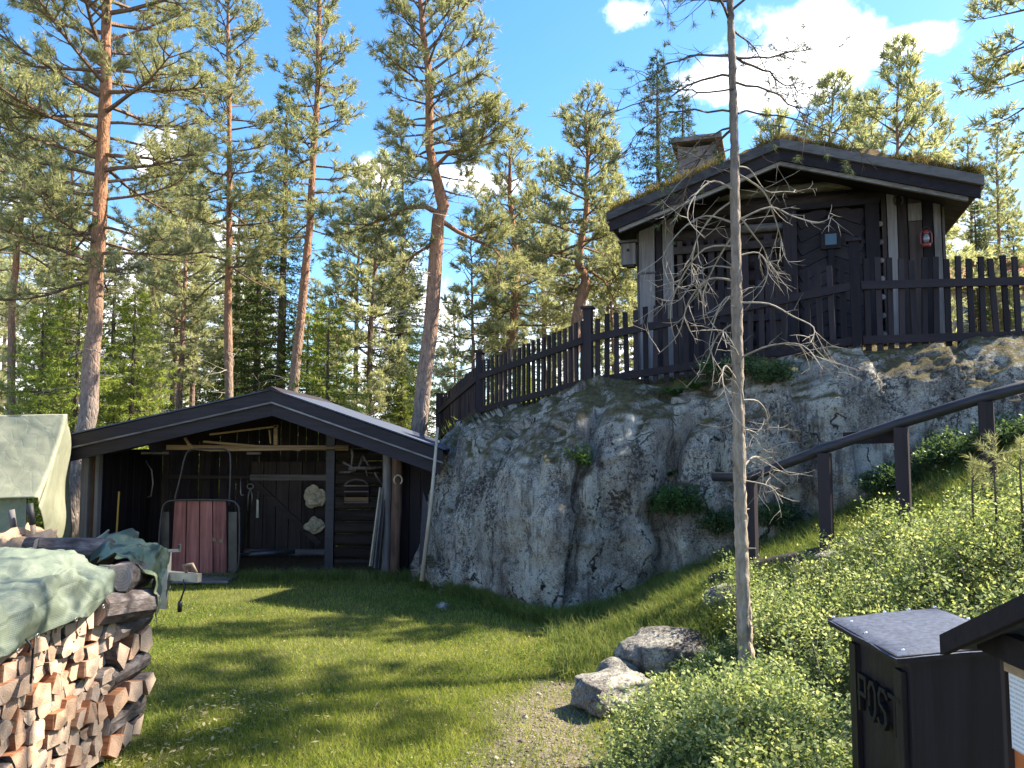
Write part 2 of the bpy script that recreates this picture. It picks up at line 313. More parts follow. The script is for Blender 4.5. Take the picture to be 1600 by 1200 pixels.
# ------------------------------------------------------------------ mesh helpers
class MB:
    def __init__(s): s.v = []; s.f = []; s.mi = []
    def add(s, vs, fs, mi=0):
        o = len(s.v); s.v += [tuple(v) for v in vs]; s.f += [tuple(i+o for i in f) for f in fs]; s.mi += [mi]*len(fs); return s
    def box(s, c, size, rot=None, mi=0):
        c = Vector(c); h = Vector(size)/2
        vs = [Vector((x*h.x, y*h.y, z*h.z)) for x in (-1, 1) for y in (-1, 1) for z in (-1, 1)]
        if rot is not None: vs = [rot @ v for v in vs]
        return s.add([c+v for v in vs], [(0, 1, 3, 2), (4, 6, 7, 5), (0, 4, 5, 1), (2, 3, 7, 6), (0, 2, 6, 4), (1, 5, 7, 3)], mi)
    def beam(s, p0, p1, w, h, up=(0, 0, 1), mi=0):
        p0, p1 = Vector(p0), Vector(p1); d = p1-p0; L = d.length; d.normalize()
        sx = d.cross(Vector(up)); 
        if sx.length < 1e-4: sx = Vector((1, 0, 0))
        sx.normalize(); uz = sx.cross(d)
        return s.box((p0+p1)/2, (L, w, h), Matrix((d, sx, uz)).transposed(), mi)
    def tube(s, pts, rad, n=6, cap=True, mi=0, jit=0, rng=None):
        pts = [Vector(p) for p in pts]
        if not hasattr(rad, '__len__'): rad = [rad]*len(pts)
        o = len(s.v); up = Vector((0, 0, 1)); prev = None
        for i, p in enumerate(pts):
            t = (pts[min(i+1, len(pts)-1)]-pts[max(i-1, 0)])
            if t.length < 1e-7: t = Vector((0, 0, 1))
            t.normalize()
            if prev is None: a = t.cross(Vector((1, 0, 0)) if abs(t.x) < .8 else Vector((0, 1, 0)))
            else: a = prev-t*prev.dot(t)
            if a.length < 1e-6: a = t.orthogonal()
            a.normalize(); prev = a; b = t.cross(a)
            for k in range(n):
                q = 2*math.pi*k/n; r = rad[i]*(1+(rng.uniform(-jit, jit) if jit else 0))
                s.v.append(tuple(p+(a*math.cos(q)+b*math.sin(q))*r))
        for i in range(len(pts)-1):
            for k in range(n):
                k2 = (k+1) % n; s.f.append((o+i*n+k, o+i*n+k2, o+(i+1)*n+k2, o+(i+1)*n+k)); s.mi.append(mi)
        if cap:
            s.f.append(tuple(o+k for k in reversed(range(n)))); s.mi.append(mi)
            e = o+(len(pts)-1)*n; s.f.append(tuple(e+k for k in range(n))); s.mi.append(mi)
        return s
    def prism(s, poly, ext, mi=0):
        ext = Vector(ext); n = len(poly); poly = [Vector(p) for p in poly]
        return s.add(poly+[p+ext for p in poly], [tuple(reversed(range(n))), tuple(range(n, 2*n))]+[(i, (i+1) % n, n+(i+1) % n, n+i) for i in range(n)], mi)
    def mesh(s, name, mats, smooth=False):
        m = bpy.data.meshes.new(name); m.from_pydata(s.v, [], s.f); m.update()
        for k in (mats if isinstance(mats, (list, tuple)) else [mats]): m.materials.append(M[k])
        if any(s.mi): m.polygons.foreach_set('material_index', s.mi)
        if smooth: m.polygons.foreach_set('use_smooth', [True]*len(m.polygons))
        return m
    def build(s, name, mats, parent=None, smooth=False, loc=None):
        return mk(name, s.mesh(name, mats, smooth), parent, loc)
def mk(name, mesh, parent=None, loc=None):
    o = bpy.data.objects.new(name, mesh); COL.objects.link(o)
    if parent: o.parent = parent
    if loc is not None: o.location = loc
    return o
def centred(mb, name, mats, parent=None, smooth=False):
    """object whose origin is the middle of its verts (parents sit at identity or are offset)"""
    a = np.array(mb.v); c = a.mean(0); mb.v = [tuple(x) for x in (a-c)]
    o = mb.build(name, mats, parent, smooth)
    off = Vector((0, 0, 0))
    if parent:
        if parent.get('label') or parent.parent is None: off = Vector(parent.location)
        else: off = Vector(parent.location)+Vector(parent.parent.location)
    o.location = Vector(c)-off
    return o
def tag(o, label=None, cat=None, group=None, kind=None):
    if label: o['label'] = label
    if cat: o['category'] = cat
    if group: o['group'] = group
    if kind: o['kind'] = kind
    return o
def empty(name, loc, label=None, cat=None, group=None, kind=None):
    o = bpy.data.objects.new(name, None); COL.objects.link(o); o.location = loc; o.empty_display_size = .2
    return tag(o, label, cat, group, kind)
def grid_mesh(name, V, nu, nv, mats, smooth=True, wrap=False):
    V = np.asarray(V, dtype=np.float32).reshape(-1, 3)
    i = np.arange(nu-1)[:, None]*nv+np.arange(nv-1)[None, :]
    F = np.stack([i, i+1, i+nv+1, i+nv], -1).reshape(-1, 4)
    m = bpy.data.meshes.new(name); m.from_pydata(V.tolist(), [], F.tolist()); m.update()
    for k in (mats if isinstance(mats, (list, tuple)) else [mats]): m.materials.append(M[k])
    if smooth: m.polygons.foreach_set('use_smooth', [True]*len(m.polygons))
    return m
def tri_mesh(name, V, F, mats, fm=None):
    """V (n,3) F (m,3) numpy, fast"""
    m = bpy.data.meshes.new(name); V = np.ascontiguousarray(V, np.float32); F = np.ascontiguousarray(F, np.int32)
    m.vertices.add(len(V)); m.vertices.foreach_set('co', V.ravel())
    m.loops.add(F.size); m.loops.foreach_set('vertex_index', F.ravel())
    m.polygons.add(len(F)); m.polygons.foreach_set('loop_start', np.arange(0, F.size, 3, dtype=np.int32))
    m.polygons.foreach_set('loop_total', np.full(len(F), 3, np.int32))
    for k in (mats if isinstance(mats, (list, tuple)) else [mats]): m.materials.append(M[k])
    if fm is not None: m.polygons.foreach_set('material_index', np.ascontiguousarray(fm, np.int32))
    m.update(calc_edges=True); m.validate(); return m
def norm(a): return a/np.maximum(np.linalg.norm(a, axis=-1, keepdims=True), 1e-9)

# ------------------------------------------------------------------ terrain
TOPX = np.array([-9., -6, -4, -2.2, -1.4, -1.0, -.48, .93, 3.6, 5.6, 9, 14, 40])
TOPY = np.array([60., 34, 26, 19, 15.0, 13.2, 11.5, 9.3, 8.0, 8.0, 7.6, 7, 5])
TOPZ = np.array([.4, .5, .8, 1.3, 1.65, 1.85, 2.05, 2.3, 2.6, 2.71, 3.0, 3.5, 5])
def sstep(a, b, x):
    t = np.clip((x-a)/(b-a), 0, 1); return t*t*(3-2*t)
def hgt(x, y):
    x = np.asarray(x, float); y = np.asarray(y, float)
    lawn = -.026*(np.clip(y, 0, 11.5)-3)+.03*np.clip(y-14, 0, 50)+.012*np.clip(-x-8, 0, 60)
    k = 5.0
    ramp = .46*np.log1p(np.exp(k*np.clip(x-.85, -6, 8)))/k
    ramp = np.where(x-.85 > 8, .46*(x-.85), ramp)
    base = lawn+np.minimum(ramp, 2.3)
    base += .045*np.sin(x*2.1+y*.7)*sstep(.8, 2, x)+.015*np.sin(x*1.7)*np.cos(y*1.9)
    yt = np.interp(x, TOPX, TOPY); zt = np.interp(x, TOPX, TOPZ)
    w = sstep(yt-.2-.5*np.clip(yt-12, 0, 30), yt+.05, y)
    plat = zt+.03*np.clip(y-yt, 0, 40)
    return base*(1-w)+np.maximum(plat, base*.0)*w
def h1(x, y): return float(hgt(x, y))

def make_terrain():
    # fine near grid + coarse far rings in one sheet: non-uniform axes
    xs = np.concatenate([np.linspace(-700, -60, 9)[:-1], np.linspace(-60, -9, 18)[:-1], np.linspace(-9, 9, 110), np.linspace(9, 60, 18)[1:], np.linspace(60, 700, 9)[1:]])
    ys = np.concatenate([np.linspace(-500, -10, 6)[:-1], np.linspace(-10, 1, 12)[:-1], np.linspace(1, 16, 100), np.linspace(16, 60, 24)[1:], np.linspace(60, 1500, 10)[1:]])
    X, Y = np.meshgrid(xs, ys, indexing='ij'); Z = hgt(np.clip(X, -40, 40), np.clip(Y, -10, 70))
    V = np.stack([X, Y, Z], -1)
    m = grid_mesh('ground', V, len(xs), len(ys), 'ground_soil'); 
    m.flip_normals(); o = mk('ground', m); tag(o, kind='structure')
make_terrain()

# ------------------------------------------------------------------ rock outcrop
def make_rock():
    base = [(-1.75, 17, .9), (-1.6, 13.5, .0), (-1.17, 10.2, -.3), (-.75, 9.6, -.3), (-.37, 9.05, -.3), (.15, 8.1, -.3), (.50, 7.75, -.3), (.80, 7.95, -.1), (1.35, 8.0, .2), (1.95, 7.85, .45), (2.85, 7.65, .6), (3.4, 7.45, .8), (4.2, 7.25, 1.2), (4.8, 7.05, 1.4), (6.2, 6.9, 2.0), (9, 6.8, 2.6)]
    top = [(-1.0, 17.3, 1.75), (-.95, 14, 1.85), (-.42, 12.2, 2.0), (-.1, 11.6, 2.1), (.15, 11.1, 2.16), (.6, 10.2, 2.27), (.95, 9.65, 2.34), (1.3, 9.5, 2.42), (1.75, 9.35, 2.44), (2.3, 9.1, 2.5), (3.1, 8.7, 2.62), (3.75, 8.45, 2.68), (4.6, 8.4, 2.74), (5.4, 8.4, 2.78), (6.6, 8.3, 2.9), (9, 8.0, 3.1)]
    NU, NV = 420, 150
    cum = np.concatenate([[0], np.cumsum(np.linalg.norm(np.diff(np.array(base)[:, :2], axis=0), axis=1)*.5+np.linalg.norm(np.diff(np.array(top)[:, :2], axis=0), axis=1)*.5)])
    u = np.linspace(0, cum[-1], NU)
    def cr(P):   # smooth interpolation
        P = np.array(P); out = np.stack([np.interp(u, cum, P[:, k]) for k in range(3)], -1)
        ker = np.hanning(19); ker /= ker.sum()
        pad = np.pad(out, ((9, 9), (0, 0)), 'edge')
        return np.stack([np.convolve(pad[:, k], ker, 'valid') for k in range(3)], -1)
    B, T = cr(base), cr(top)
    t = np.linspace(0, 1, NV); th = t*math.pi/2
    hf = 1-np.cos(th)**.9; vf = np.sin(th)**.85
    V = np.empty((NU, NV, 3))
    V[:, :, 0] = B[:, None, 0]+(T-B)[:, None, 0]*hf; V[:, :, 1] = B[:, None, 1]+(T-B)[:, None, 1]*hf
    V[:, :, 2] = B[:, None, 2]+(T-B)[:, None, 2]*vf
    du = np.gradient(V, axis=0); dv = np.gradient(V, axis=1); N = norm(np.cross(du, dv))
    # clefts: (x at base, x at top, width, depth)
    D = np.zeros((NU, NV)); z01 = np.clip(V[:, :, 2]/2.4, 0, 1)
    for (x0, x1, w, d, ph) in ((.55, .98, .06, .26, 0.), (1.45, 1.75, .09, .34, 1.), (.18, .42, .03, .06, 2.), (3.05, 2.75, .04, .10, 3.), (-.55, -.35, .03, .05, 4.), (2.3, 2.2, .05, .16, 5.), (3.9, 4.05, .04, .1, 6.)):
        c = x0+(x1-x0)*z01+.07*np.sin(z01*9+ph)+.03*np.sin(z01*23+ph*2)
        D -= d*np.exp(-((V[:, :, 0]-c)/w)**2)*np.clip((2.15-V[:, :, 2])/.5, .12, 1)
    # swelling bulge of the middle boulder and the ledge under it
    D += .13*np.exp(-((V[:, :, 0]-1.25)/.33)**2-((V[:, :, 2]-1.75)/.5)**2)
    D += .10*np.exp(-((V[:, :, 0]-.0)/.6)**2-((V[:, :, 2]-1.2)/.9)**2)
    D += .12*np.exp(-((V[:, :, 0]-2.7)/.5)**2-((V[:, :, 2]-2.0)/.5)**2)
    D -= .16*np.exp(-((V[:, :, 0]-2.9)/.45)**2-((V[:, :, 2]-1.0)/.22)**2)
    D -= .12*np.exp(-((V[:, :, 0]-1.05)/.3)**2-((V[:, :, 2]-.95)/.25)**2)
    fade = np.clip((1-t)*6, .25, 1)[None, :]
    for i in range(NU):
        for j in range(NV):
            p = Vector(V[i, j]); q = Vector((p.x, p.y, p.z*.85))
            n = mnoise.fractal(q*.8, 1, 2, 3)*.10
            c = mnoise.cell(q*0) if False else 0
            r = mnoise.ridged_multi_fractal(q*1.7+Vector((3, 1, 7)), 1, 2.1, 4, 1, 2)
            f = mnoise.fractal(p*6, .8, 2.1, 5)*.036
            fc = 0
            for fs, fa in ((1.5, .30), (4.2, .22)):
                qq = Vector((p.x*fs+n*2, p.y*fs, p.z*fs*.55+n*2)); dd_, cc_ = mnoise.voronoi(qq); cx_ = mnoise.cell_vector(cc_[0]*3.7+Vector((.5, .5, .5)))-Vector((.5, .5, .5))
                fc += ((qq-cc_[0]).dot(cx_)+(cx_.x+cx_.z)*.25)*fa/fs
            D[i, j] += (n+(r-1.2)*.030+fc)*fade[0, j]+f*(.4+.4*fade[0, j])
    # direction: outwards towards the viewer
    sgn = -1 if N[NU//2, NV//3, 1] > 0 else 1
    V += N*sgn*D[:, :, None]
    m = grid_mesh('rock_outcrop', V, NU, NV, 'rock')
    if sgn < 0: m.flip_normals()
    o = mk('rock_outcrop', m); tag(o, 'grey lichen-covered rock outcrop rising beside the lawn', kind='structure')
    return V
ROCK = make_rock()
RPTS = ROCK.reshape(-1, 3)
from mathutils.bvhtree import BVHTree
def _bvh():
    nu, nv = ROCK.shape[:2]; i = np.arange(nu-1)[:, None]*nv+np.arange(nv-1)[None, :]
    F = np.stack([i, i+1, i+nv+1, i+nv], -1).reshape(-1, 4)
    return BVHTree.FromPolygons(RPTS.tolist(), F.tolist())
RBVH = _bvh()
def surf(x, y):
    """top of rock or ground at plan position"""
    g = h1(x, y); hit = RBVH.ray_cast(Vector((x, y, 20)), Vector((0, 0, -1)))
    return max(g, hit[0].z) if hit[0] is not None else g
def rock_hit(px, py):
    """where the sight line of a pixel meets rock or ground"""
    d = px_dir(px, py); o = Vector((0, 0, CAMZ)); hit = RBVH.ray_cast(o, d)
    best = hit[3] if hit[0] is not None else 99
    for k in np.arange(1.2, 30, .05):
        p = o+d*k
        if k > best: break
        if p.z < h1(p.x, p.y): best = k; break
    return o+d*best
# ------------------------------------------------------------------ cabin on the rock
CU = Vector((.946, -.324, 0)).normalized(); CV = Vector((.324, .946, 0)).normalized(); C0 = Vector((3.33, 9.3, 0))
def cp(a, v, z): return C0+CU*a+CV*v+Vector((0, 0, z))
CROT = Matrix((CU, CV, Vector((0, 0, 1)))).transposed()
rs = random.Random(5)
def make_cabin():
    root = empty('cabin', cp(0, 2, 2.6), 'small tarred log cabin with turf roof standing on the rock', 'cabin')
    def part(mb, name, mat, parent=root, smooth=False):
        return centred(mb, name, mat, parent, smooth)
    HW, RZ, EZ, DEP = 2.16, 5.42, 4.71, 4.6
    sl = (RZ-EZ)/HW
    WH, WF = 1.87, .72                       # wall half width, wall setback from roof front
    # front wall logs (each log one piece), behind boards
    z = 2.55; k = 0
    while z < 5.2:
        half = min(WH, (RZ-.10-(z+.2))/sl+.1) if z+.1 > EZ-.1 else WH
        if half > .25:
            mb = MB(); r = .115
            mb.tube([cp(-half+.02, WF+.17, z+.1), cp(half-.02, WF+.17, z+.1)], r, 8)
            part(mb, 'log', 'mid_wood_x', smooth=True)
        z += .205; k += 1
    # side walls
    for s in (-1, 1):
        for i in range(10):
            mb = MB(); mb.tube([cp(s*(WH-.12), WF+.1, 2.65+i*.205), cp(s*(WH-.12), DEP-.35, 2.65+i*.205)], .112, 8)
            part(mb, 'log', 'mid_wood_x', smooth=True)
    # corner boards, upright, grey weathered
    def board(a0, a1, z0, z1, v, mat, th=.035, name='board'):
        mb = MB(); dz = rs.uniform(-.02, .02)
        mb.box(cp((a0+a1)/2, v, (z0+z1)/2), (abs(a1-a0)-.008, th, z1-z0), CROT); return part(mb, name, mat)
    xs = [-1.88, -1.70, -1.62, -1.47]
    for i, (a0, a1, m, pv) in enumerate(((-1.88, -1.66, 'grey_wood', 0), (-1.655, -1.56, 'tar_wood', .03), (-1.555, -1.40, 'grey_wood', .005))):
        board(a0, a1, 2.5, 4.83-.02*i+(a0+1.88)*.25, WF-.03+pv, m)
    for i, (a0, a1, m, pv) in enumerate(((1.20, 1.26, 'mid_wood', .02), (1.265, 1.38, 'grey_wood', 0), (1.385, 1.50, 'mid_wood', .03), (1.505, 1.66, 'mid_wood', .01), (1.665, 1.78, 'tar_wood', .02), (1.785, 1.87, 'grey_wood', 0))):
        board(a0, a1, 2.55, 4.98-.33*(a0-1.2), WF-.03+pv, m)
    for s in (-1, 1):                        # return boards round the corner
        for j in range(3):
            mb = MB(); mb.box(cp(s*(WH+.035), WF+.09+j*.16, 3.68), (.03, .15, 2.2), CROT); part(mb, 'board', 'grey_wood' if j != 1 else 'mid_wood')
    mb = MB(); mb.box(cp(1.58, WF-.052, 4.53), (.15, .02, .22), CROT); part(mb, 'board', 'grey_wood')
    # slatted wall left of the door
    a = -1.36
    while a < -.02:
        w = rs.choice((.075, .09, .11, .13)); top = rs.choice((4.35, 4.42, 4.1, 3.9)); 
        board(a, a+w, 2.55, top, WF+.01+rs.uniform(-.012, .012), rs.choice(('tar_wood', 'tar_wood', 'tar_wood', 'mid_wood')), .03, 'slat')
        a += w+rs.choice((.015, .03, .07, .05))
    mb = MB(); mb.box(cp(-.7, WF-.035, 3.3), (1.4, .04, .09), CROT); part(mb, 'crossbar', 'tar_wood_x')
    mb = MB(); mb.box(cp(-.7, WF-.03, 4.28), (1.4, .06, .10), CROT); part(mb, 'crossbar', 'mid_wood_x')
    # lintel log and gable logs
    for (a0, a1, z, r, m) in ((-1.35, 1.2, 4.80, .09, 'mid_wood_x'), (-.85, 1.0, 5.0, .07, 'grey_wood_x'), (-.6, .15, 4.52, .06, 'grey_wood_x')):
        mb = MB(); mb.tube([cp(a0, WF+.02, z), cp(a1, WF+.02, z-.01)], r, 8); part(mb, 'lintel_log', m, smooth=True)
    # door
    door = empty('door', cp(.6, WF, 2.68)-Vector(root.location)); door.parent = root
    def dpart(mb, name, mat, parent=door): 
        a = np.array(mb.v); c = a.mean(0); mb.v = [tuple(x) for x in (a-c)]; o = mb.build(name, mat, parent); o.location = Vector(c)-Vector(root.location)-Vector(door.location); return o
    d0, d1, dz0, dz1 = .2, 1.0, 2.7, 4.66
    mb = MB(); mb.box(cp(.6, WF+.03, (dz0+dz1)/2), (.8, .04, dz1-dz0), CROT); dpart(mb, 'door_leaf', 'tar_wood')
    for s in (-1, 1):                        # chevron boards
        for i in range(11):
            zc = dz0+.12+i*.175
            p0 = cp(.6+s*.045, WF-.003, zc+.10); p1 = cp(.6+s*.385, WF-.003, zc-.06)
            if p1.z < dz0+.02: continue
            mb = MB(); mb.beam(p0, p1, .028, .15); dpart(mb, 'chevron_board', 'tar_wood_x')
    mb = MB(); mb.box(cp(.6, WF-.025, (dz0+dz1)/2), (.075, .04, dz1-dz0-.04), CROT); dpart(mb, 'centre_strip', 'tar_wood')
    mb = MB()
    for (da, dz, w, h) in ((0, .1, .24, .05), (0, -.1, .24, .05), (-.095, 0, .05, .15), (.095, 0, .05, .15)):
        mb.box(cp(.6+da, WF-.055, 4.27+dz), (w, .03, h), CROT)
    dpart(mb, 'window_frame', 'tar_wood')
    mb = MB(); mb.box(cp(.6, WF-.05, 4.27), (.15, .012, .15), CROT); dpart(mb, 'window_pane', 'window_glass')
    for (a0, a1) in ((.02, .19), (1.01, 1.17)):
        mb = MB(); mb.box(cp((a0+a1)/2, WF-.02, 3.66), (a1-a0, .12, 2.16), CROT); part(mb, 'door_post', 'tar_wood')
    mb = MB(); mb.box(cp(.6, WF-.02, 4.72), (1.16, .14, .08), CROT); part(mb, 'door_head', 'tar_wood_x')
    for i in range(8):                       # log ends showing beside the door post
        mb = MB(); mb.tube([cp(1.185, WF-.03, 2.78+i*.235), cp(1.185, WF+.06, 2.78+i*.235)], .035, 7); part(mb, 'log_end', 'grey_wood_x')
    mb = MB(); mb.box(cp(.6, WF-.25, 2.6), (1.2, .45, .10), CROT); part(mb, 'doorstep', 'grey_wood_x')
    mb = MB(); mb.box(cp(0, 2.5, 2.45), (3.6, 3.6, .3), CROT); part(mb, 'foundation', 'chimney_stone')
    # roof
    roof = empty('roof', cp(0, 2, 5.0)-Vector(root.location)); roof.parent = root
    def rpart(mb, name, mat, smooth=False):
        a = np.array(mb.v); c = a.mean(0); mb.v = [tuple(x) for x in (a-c)]; o = mb.build(name, mat, roof, smooth); o.location = Vector(c)-Vector(root.location)-Vector(roof.location); return o
    for s in (-1, 1):
        # roof deck boards running down the slope, seen from below
        for i in range(23):
            v0 = .03+i*.2; v1 = v0+.192
            a0, a1 = 0.0, s*(HW-.02)
            z0, z1 = RZ-.20, EZ-.20
            poly = [cp(a0, v0, z0), cp(a1, v0, z1), cp(a1, v1, z1), cp(a0, v1, z0)]
            mb = MB(); mb.prism(poly, (0, 0, .05)); rpart(mb, 'roof_board', 'tar_wood')
        # upper bargeboard, a dark board put in for the dark gap, and the lower one
        def rake(v, zt, h, th, mat, name, e=HW, zoff=0):
            p = [cp(0, v, RZ+zt), cp(s*e, v, RZ+zt-sl*e), cp(s*e, v, RZ+zt-h-sl*e), cp(0, v, RZ+zt-h)]
            mb = MB(); mb.prism(p, CV*th); rpart(mb, name, mat)
        rake(-.03, .0, .115, .05, 'weathered_x', 'bargeboard', HW+.03)
        rake(.022, -.09, .17, .04, 'tar_wood_x', 'bargeboard', HW)
        rake(.06, -.21, .10, .05, 'grey_wood_x', 'bargeboard', HW-.12)
        # eave board (turf log) along the side
        mb = MB(); mb.beam(cp(s*(HW+.01), .03, EZ-.06), cp(s*(HW+.01), DEP, EZ-.06), .05, .17); rpart(mb, 'eave_board', 'grey_wood_x')
        for i in range(4):                   # purlins
            aa = s*(.3+i*.5); zz = RZ-sl*abs(aa)-.29
            mb = MB(); mb.tube([cp(aa, .80, zz), cp(aa, DEP, zz)], .075, 8); rpart(mb, 'purlin', 'mid_wood_x', True)
    # turf: uneven sheet + tufts
    nu, nv = 70, 50; V = np.zeros((nu, nv, 3))
    for i in range(nu):
        for j in range(nv):
            a = -HW-.03+(2*HW+.06)*i/(nu-1); v = -.02+(DEP+.04)*j/(nv-1)
            e = min(1, (HW+.03-abs(a))/.08, (v+.02)/.08+.0)
            n = mnoise.fractal(Vector((a*2.2, v*2.2, 3)), 1, 2, 4)
            z = RZ-sl*abs(a)-.06+(.12+.07*n+.03*(a > 0))*max(0, min(1, e+.15))
            V[i, j] = cp(a, v, z)
    m = grid_mesh('turf', V, nu, nv, 'turf'); m.flip_normals() if m.polygons[0].normal.z < 0 else None
    o = mk('turf', m, roof); o.location = -Vector(root.location)-Vector(roof.location)
    rng = np.random.default_rng(3); n = 14000
    a = rng.uniform(-HW, HW, n); v = np.where(rng.random(n) < .35, np.abs(rng.normal(-.02, .10, n)), rng.uniform(0, DEP, n)*rng.uniform(.3, 1, n)); a = np.where(rng.random(n) < .12, HW-np.abs(rng.normal(0, .08, n)), a)
    zz = RZ-sl*np.abs(a)-.01+.02*rng.normal(size=n)
    P = np.array(C0)[None]+a[:, None]*np.array(CU)+v[:, None]*np.array(CV); P[:, 2] = zz+.03
    keep = (np.sin(a*3.1+1)+np.sin(v*2.7+a*5)) > -.9
    mesh = blades_mesh('turf_grass', P[keep], rng, .12, .011, 1.25, 'moss_tuft')
    o = mk('turf_grass', mesh, roof); o.location = -Vector(root.location)-Vector(roof.location); o['kind'] = 'stuff'
    # chimney
    ch = empty('chimney', cp(-1.2, 2.6, 5.1)-Vector(root.location)); ch.parent = root
    for r_ in range(9):
        for q in range(4):
            zz = 4.85+r_*.17
            off = [(-.15, -.22), (.15, -.22), (-.15, .22), (.15, .22)][q]
            mb = MB(); jw = rs.uniform(-.03, .03)
            mb.box((0, 0, 0), (.30+jw, .42, .16), CROT); o = mb.build('stone', 'chimney_stone', ch)
            o.location = cp(-1.2+off[0]+rs.uniform(-.012, .012), 2.6+off[1], zz)-Vector(root.location)-Vector(ch.location)
    mb = MB(); mb.box((0, 0, 0), (.78, 1.0, .07), CROT); o = mb.build('slab', 'chimney_stone', ch); o.location = cp(-1.2, 2.6, 6.41)-Vector(root.location)-Vector(ch.location)
    # small vane pole on the ridge
    vp = empty('vane_pole', cp(0, .1, RZ)); tag(vp, 'thin pole with small crosspiece on the cabin ridge', 'pole')
    mb = MB().tube([(0, 0, -.05), (0, 0, .24)], .012, 6); mb.build('pole', 'metal_dark', vp)
    mb = MB().beam((-.07, 0, .22), (.07, 0, .19), .012, .014); mb.build('crosspiece', 'metal_dark', vp)
    # nest box
    nb = empty('nest_box', cp(-2.02, WF-.02, 4.28), 'grey wooden nest box under the left eave of the cabin', 'birdhouse')
    mb = MB().box((0, 0, 0), (.2, .16, .30), CROT); mb.build('box', 'grey_wood', nb)
    mb = MB().box((0, 0, .17), (.27, .24, .03), CROT); mb.build('lid', 'grey_wood_x', nb)
    mb = MB().box((.02, 0, -.165), (.12, .12, .025), CROT); mb.build('floor', 'mid_wood_x', nb)
    mb = MB().tube([CROT @ Vector((0, -.082, .05)), CROT @ Vector((0, -.088, .05))], .022, 10); mb.build('entrance_hole', 'letter_black', nb)
    # horseshoe on the right boards
    make_horseshoe(cp(1.40, WF-.06, 4.70), CROT, 'metal_dark', 'dark horseshoe nailed high on the boards right of the cabin door')
    # red lantern
    ln = empty('lantern', cp(1.68, WF-.14, 4.16), 'red storm lantern hanging on the boards right of the cabin door', 'lantern')
    def lathe(prof, n=12):
        mb = MB()
        for k in range(len(prof)-1): pass
        mb.tube([(0, 0, z) for r, z in prof], [r for r, z in prof], n); return mb
    lathe([(.065, -.14), (.07, -.12), (.07, -.085), (.045, -.075)]).build('fuel_tank', 'red_paint', ln, True)
    lathe([(.03, -.07), (.05, -.03), (.055, .01), (.04, .06), (.03, .08)]).build('globe', 'lamp_glass', ln, True)
    lathe([(.045, .082), (.05, .10), (.03, .125), (.028, .15), (.012, .155)]).build('cap', 'red_paint', ln, True)
    for s in (-1, 1):
        MB().tube([CROT @ Vector((s*.06, 0, -.11)), CROT @ Vector((s*.085, 0, -.07)), CROT @ Vector((s*.085, 0, .08)), CROT @ Vector((s*.06, 0, .125)), CROT @ Vector((s*.03, 0, .13))], .011, 6).build('side_tube', 'red_paint', ln, True)
    MB().tube([CROT @ Vector((.085*math.cos(q), 0, .05+.16*math.sin(q))) for q in np.linspace(0, math.pi, 9)], .004, 5).build('bail', 'metal_dark', ln)
    MB().tube([CROT @ Vector((0, 0, .205)), CROT @ Vector((0, .15, .235))], .006, 5).build('hook', 'metal_dark', ln); ln.scale = (.72,)*3
    # little drying brackets on the left boards
    for (a, z) in ((-1.74, 3.3), (-1.74, 4.0)):
        mb = MB().beam((0, 0, 0), CU*.2, .03, .02); o = mb.build('wall_strap', 'metal_dark', root); o.location = cp(a-.1, WF-.06, z)-Vector(root.location)

def make_horseshoe(loc, rot, mat, label, sc=1.0):
    pts = []
    for q in np.linspace(-60, 240, 15):
        pts.append(rot @ Vector((.058*math.cos(R(q)), 0, .068*math.sin(R(q))))*sc)
    mb = MB().tube(pts, [.009*sc]+[.013*sc]*13+[.009*sc], 6); o = mb.build('horseshoe', mat, None, True, loc); tag(o, label, 'horseshoe')

def blades_mesh(name, P, rng, length, width, lean, mat, lvar=.5, up=1.0, fm=None, two=False):
    """one bent blade (2 or 1 triangles) per point"""
    n = len(P); az = rng.uniform(0, 2*math.pi, n); ln = length*rng.uniform(1-lvar, 1+lvar, n)
    le = lean*rng.uniform(.2, 1, n); dirh = np.stack([np.cos(az), np.sin(az), np.zeros(n)], -1)
    az2 = rng.uniform(0, 2*math.pi, n); side = np.stack([np.cos(az2), np.sin(az2), np.zeros(n)], -1)*(width/2)
    tip = P+dirh*(ln*np.sin(le))[:, None]+np.array([0, 0, 1])*(ln*np.cos(le))[:, None]*up
    if not two:
        V = np.stack([P-side, P+side, tip], 1).reshape(-1, 3); F = np.arange(3*n).reshape(-1, 3)
        return tri_mesh(name, V, F, mat)
    mid = P+dirh*(ln*.5*np.sin(le*.5))[:, None]+np.array([0, 0, 1])*(ln*.55*np.cos(le*.5))[:, None]
    V = np.stack([P-side, P+side, mid-side*.75, mid+side*.75, tip], 1).reshape(-1, 3)
    b = np.arange(n)[:, None]*5
    F = np.concatenate([b+np.array([[0, 1, 3]]), b+np.array([[0, 3, 2]]), b+np.array([[2, 3, 4]])])
    return tri_mesh(name, V, F, mat)
def turf_mat():
    b = NB('turf'); P = b.n('ShaderNodeNewGeometry').outputs['Position']; f = b.noise(P, 9, 6, .7)
    b.bsdf(b.ramp(f, [(.35, (.045, .03, .02)), (.5, (.11, .075, .04)), (.66, (.17, .15, .05))]), .95, b.bump(f, 1, .05), spec=.05); M['turf'] = b.m
turf_mat()
make_cabin()

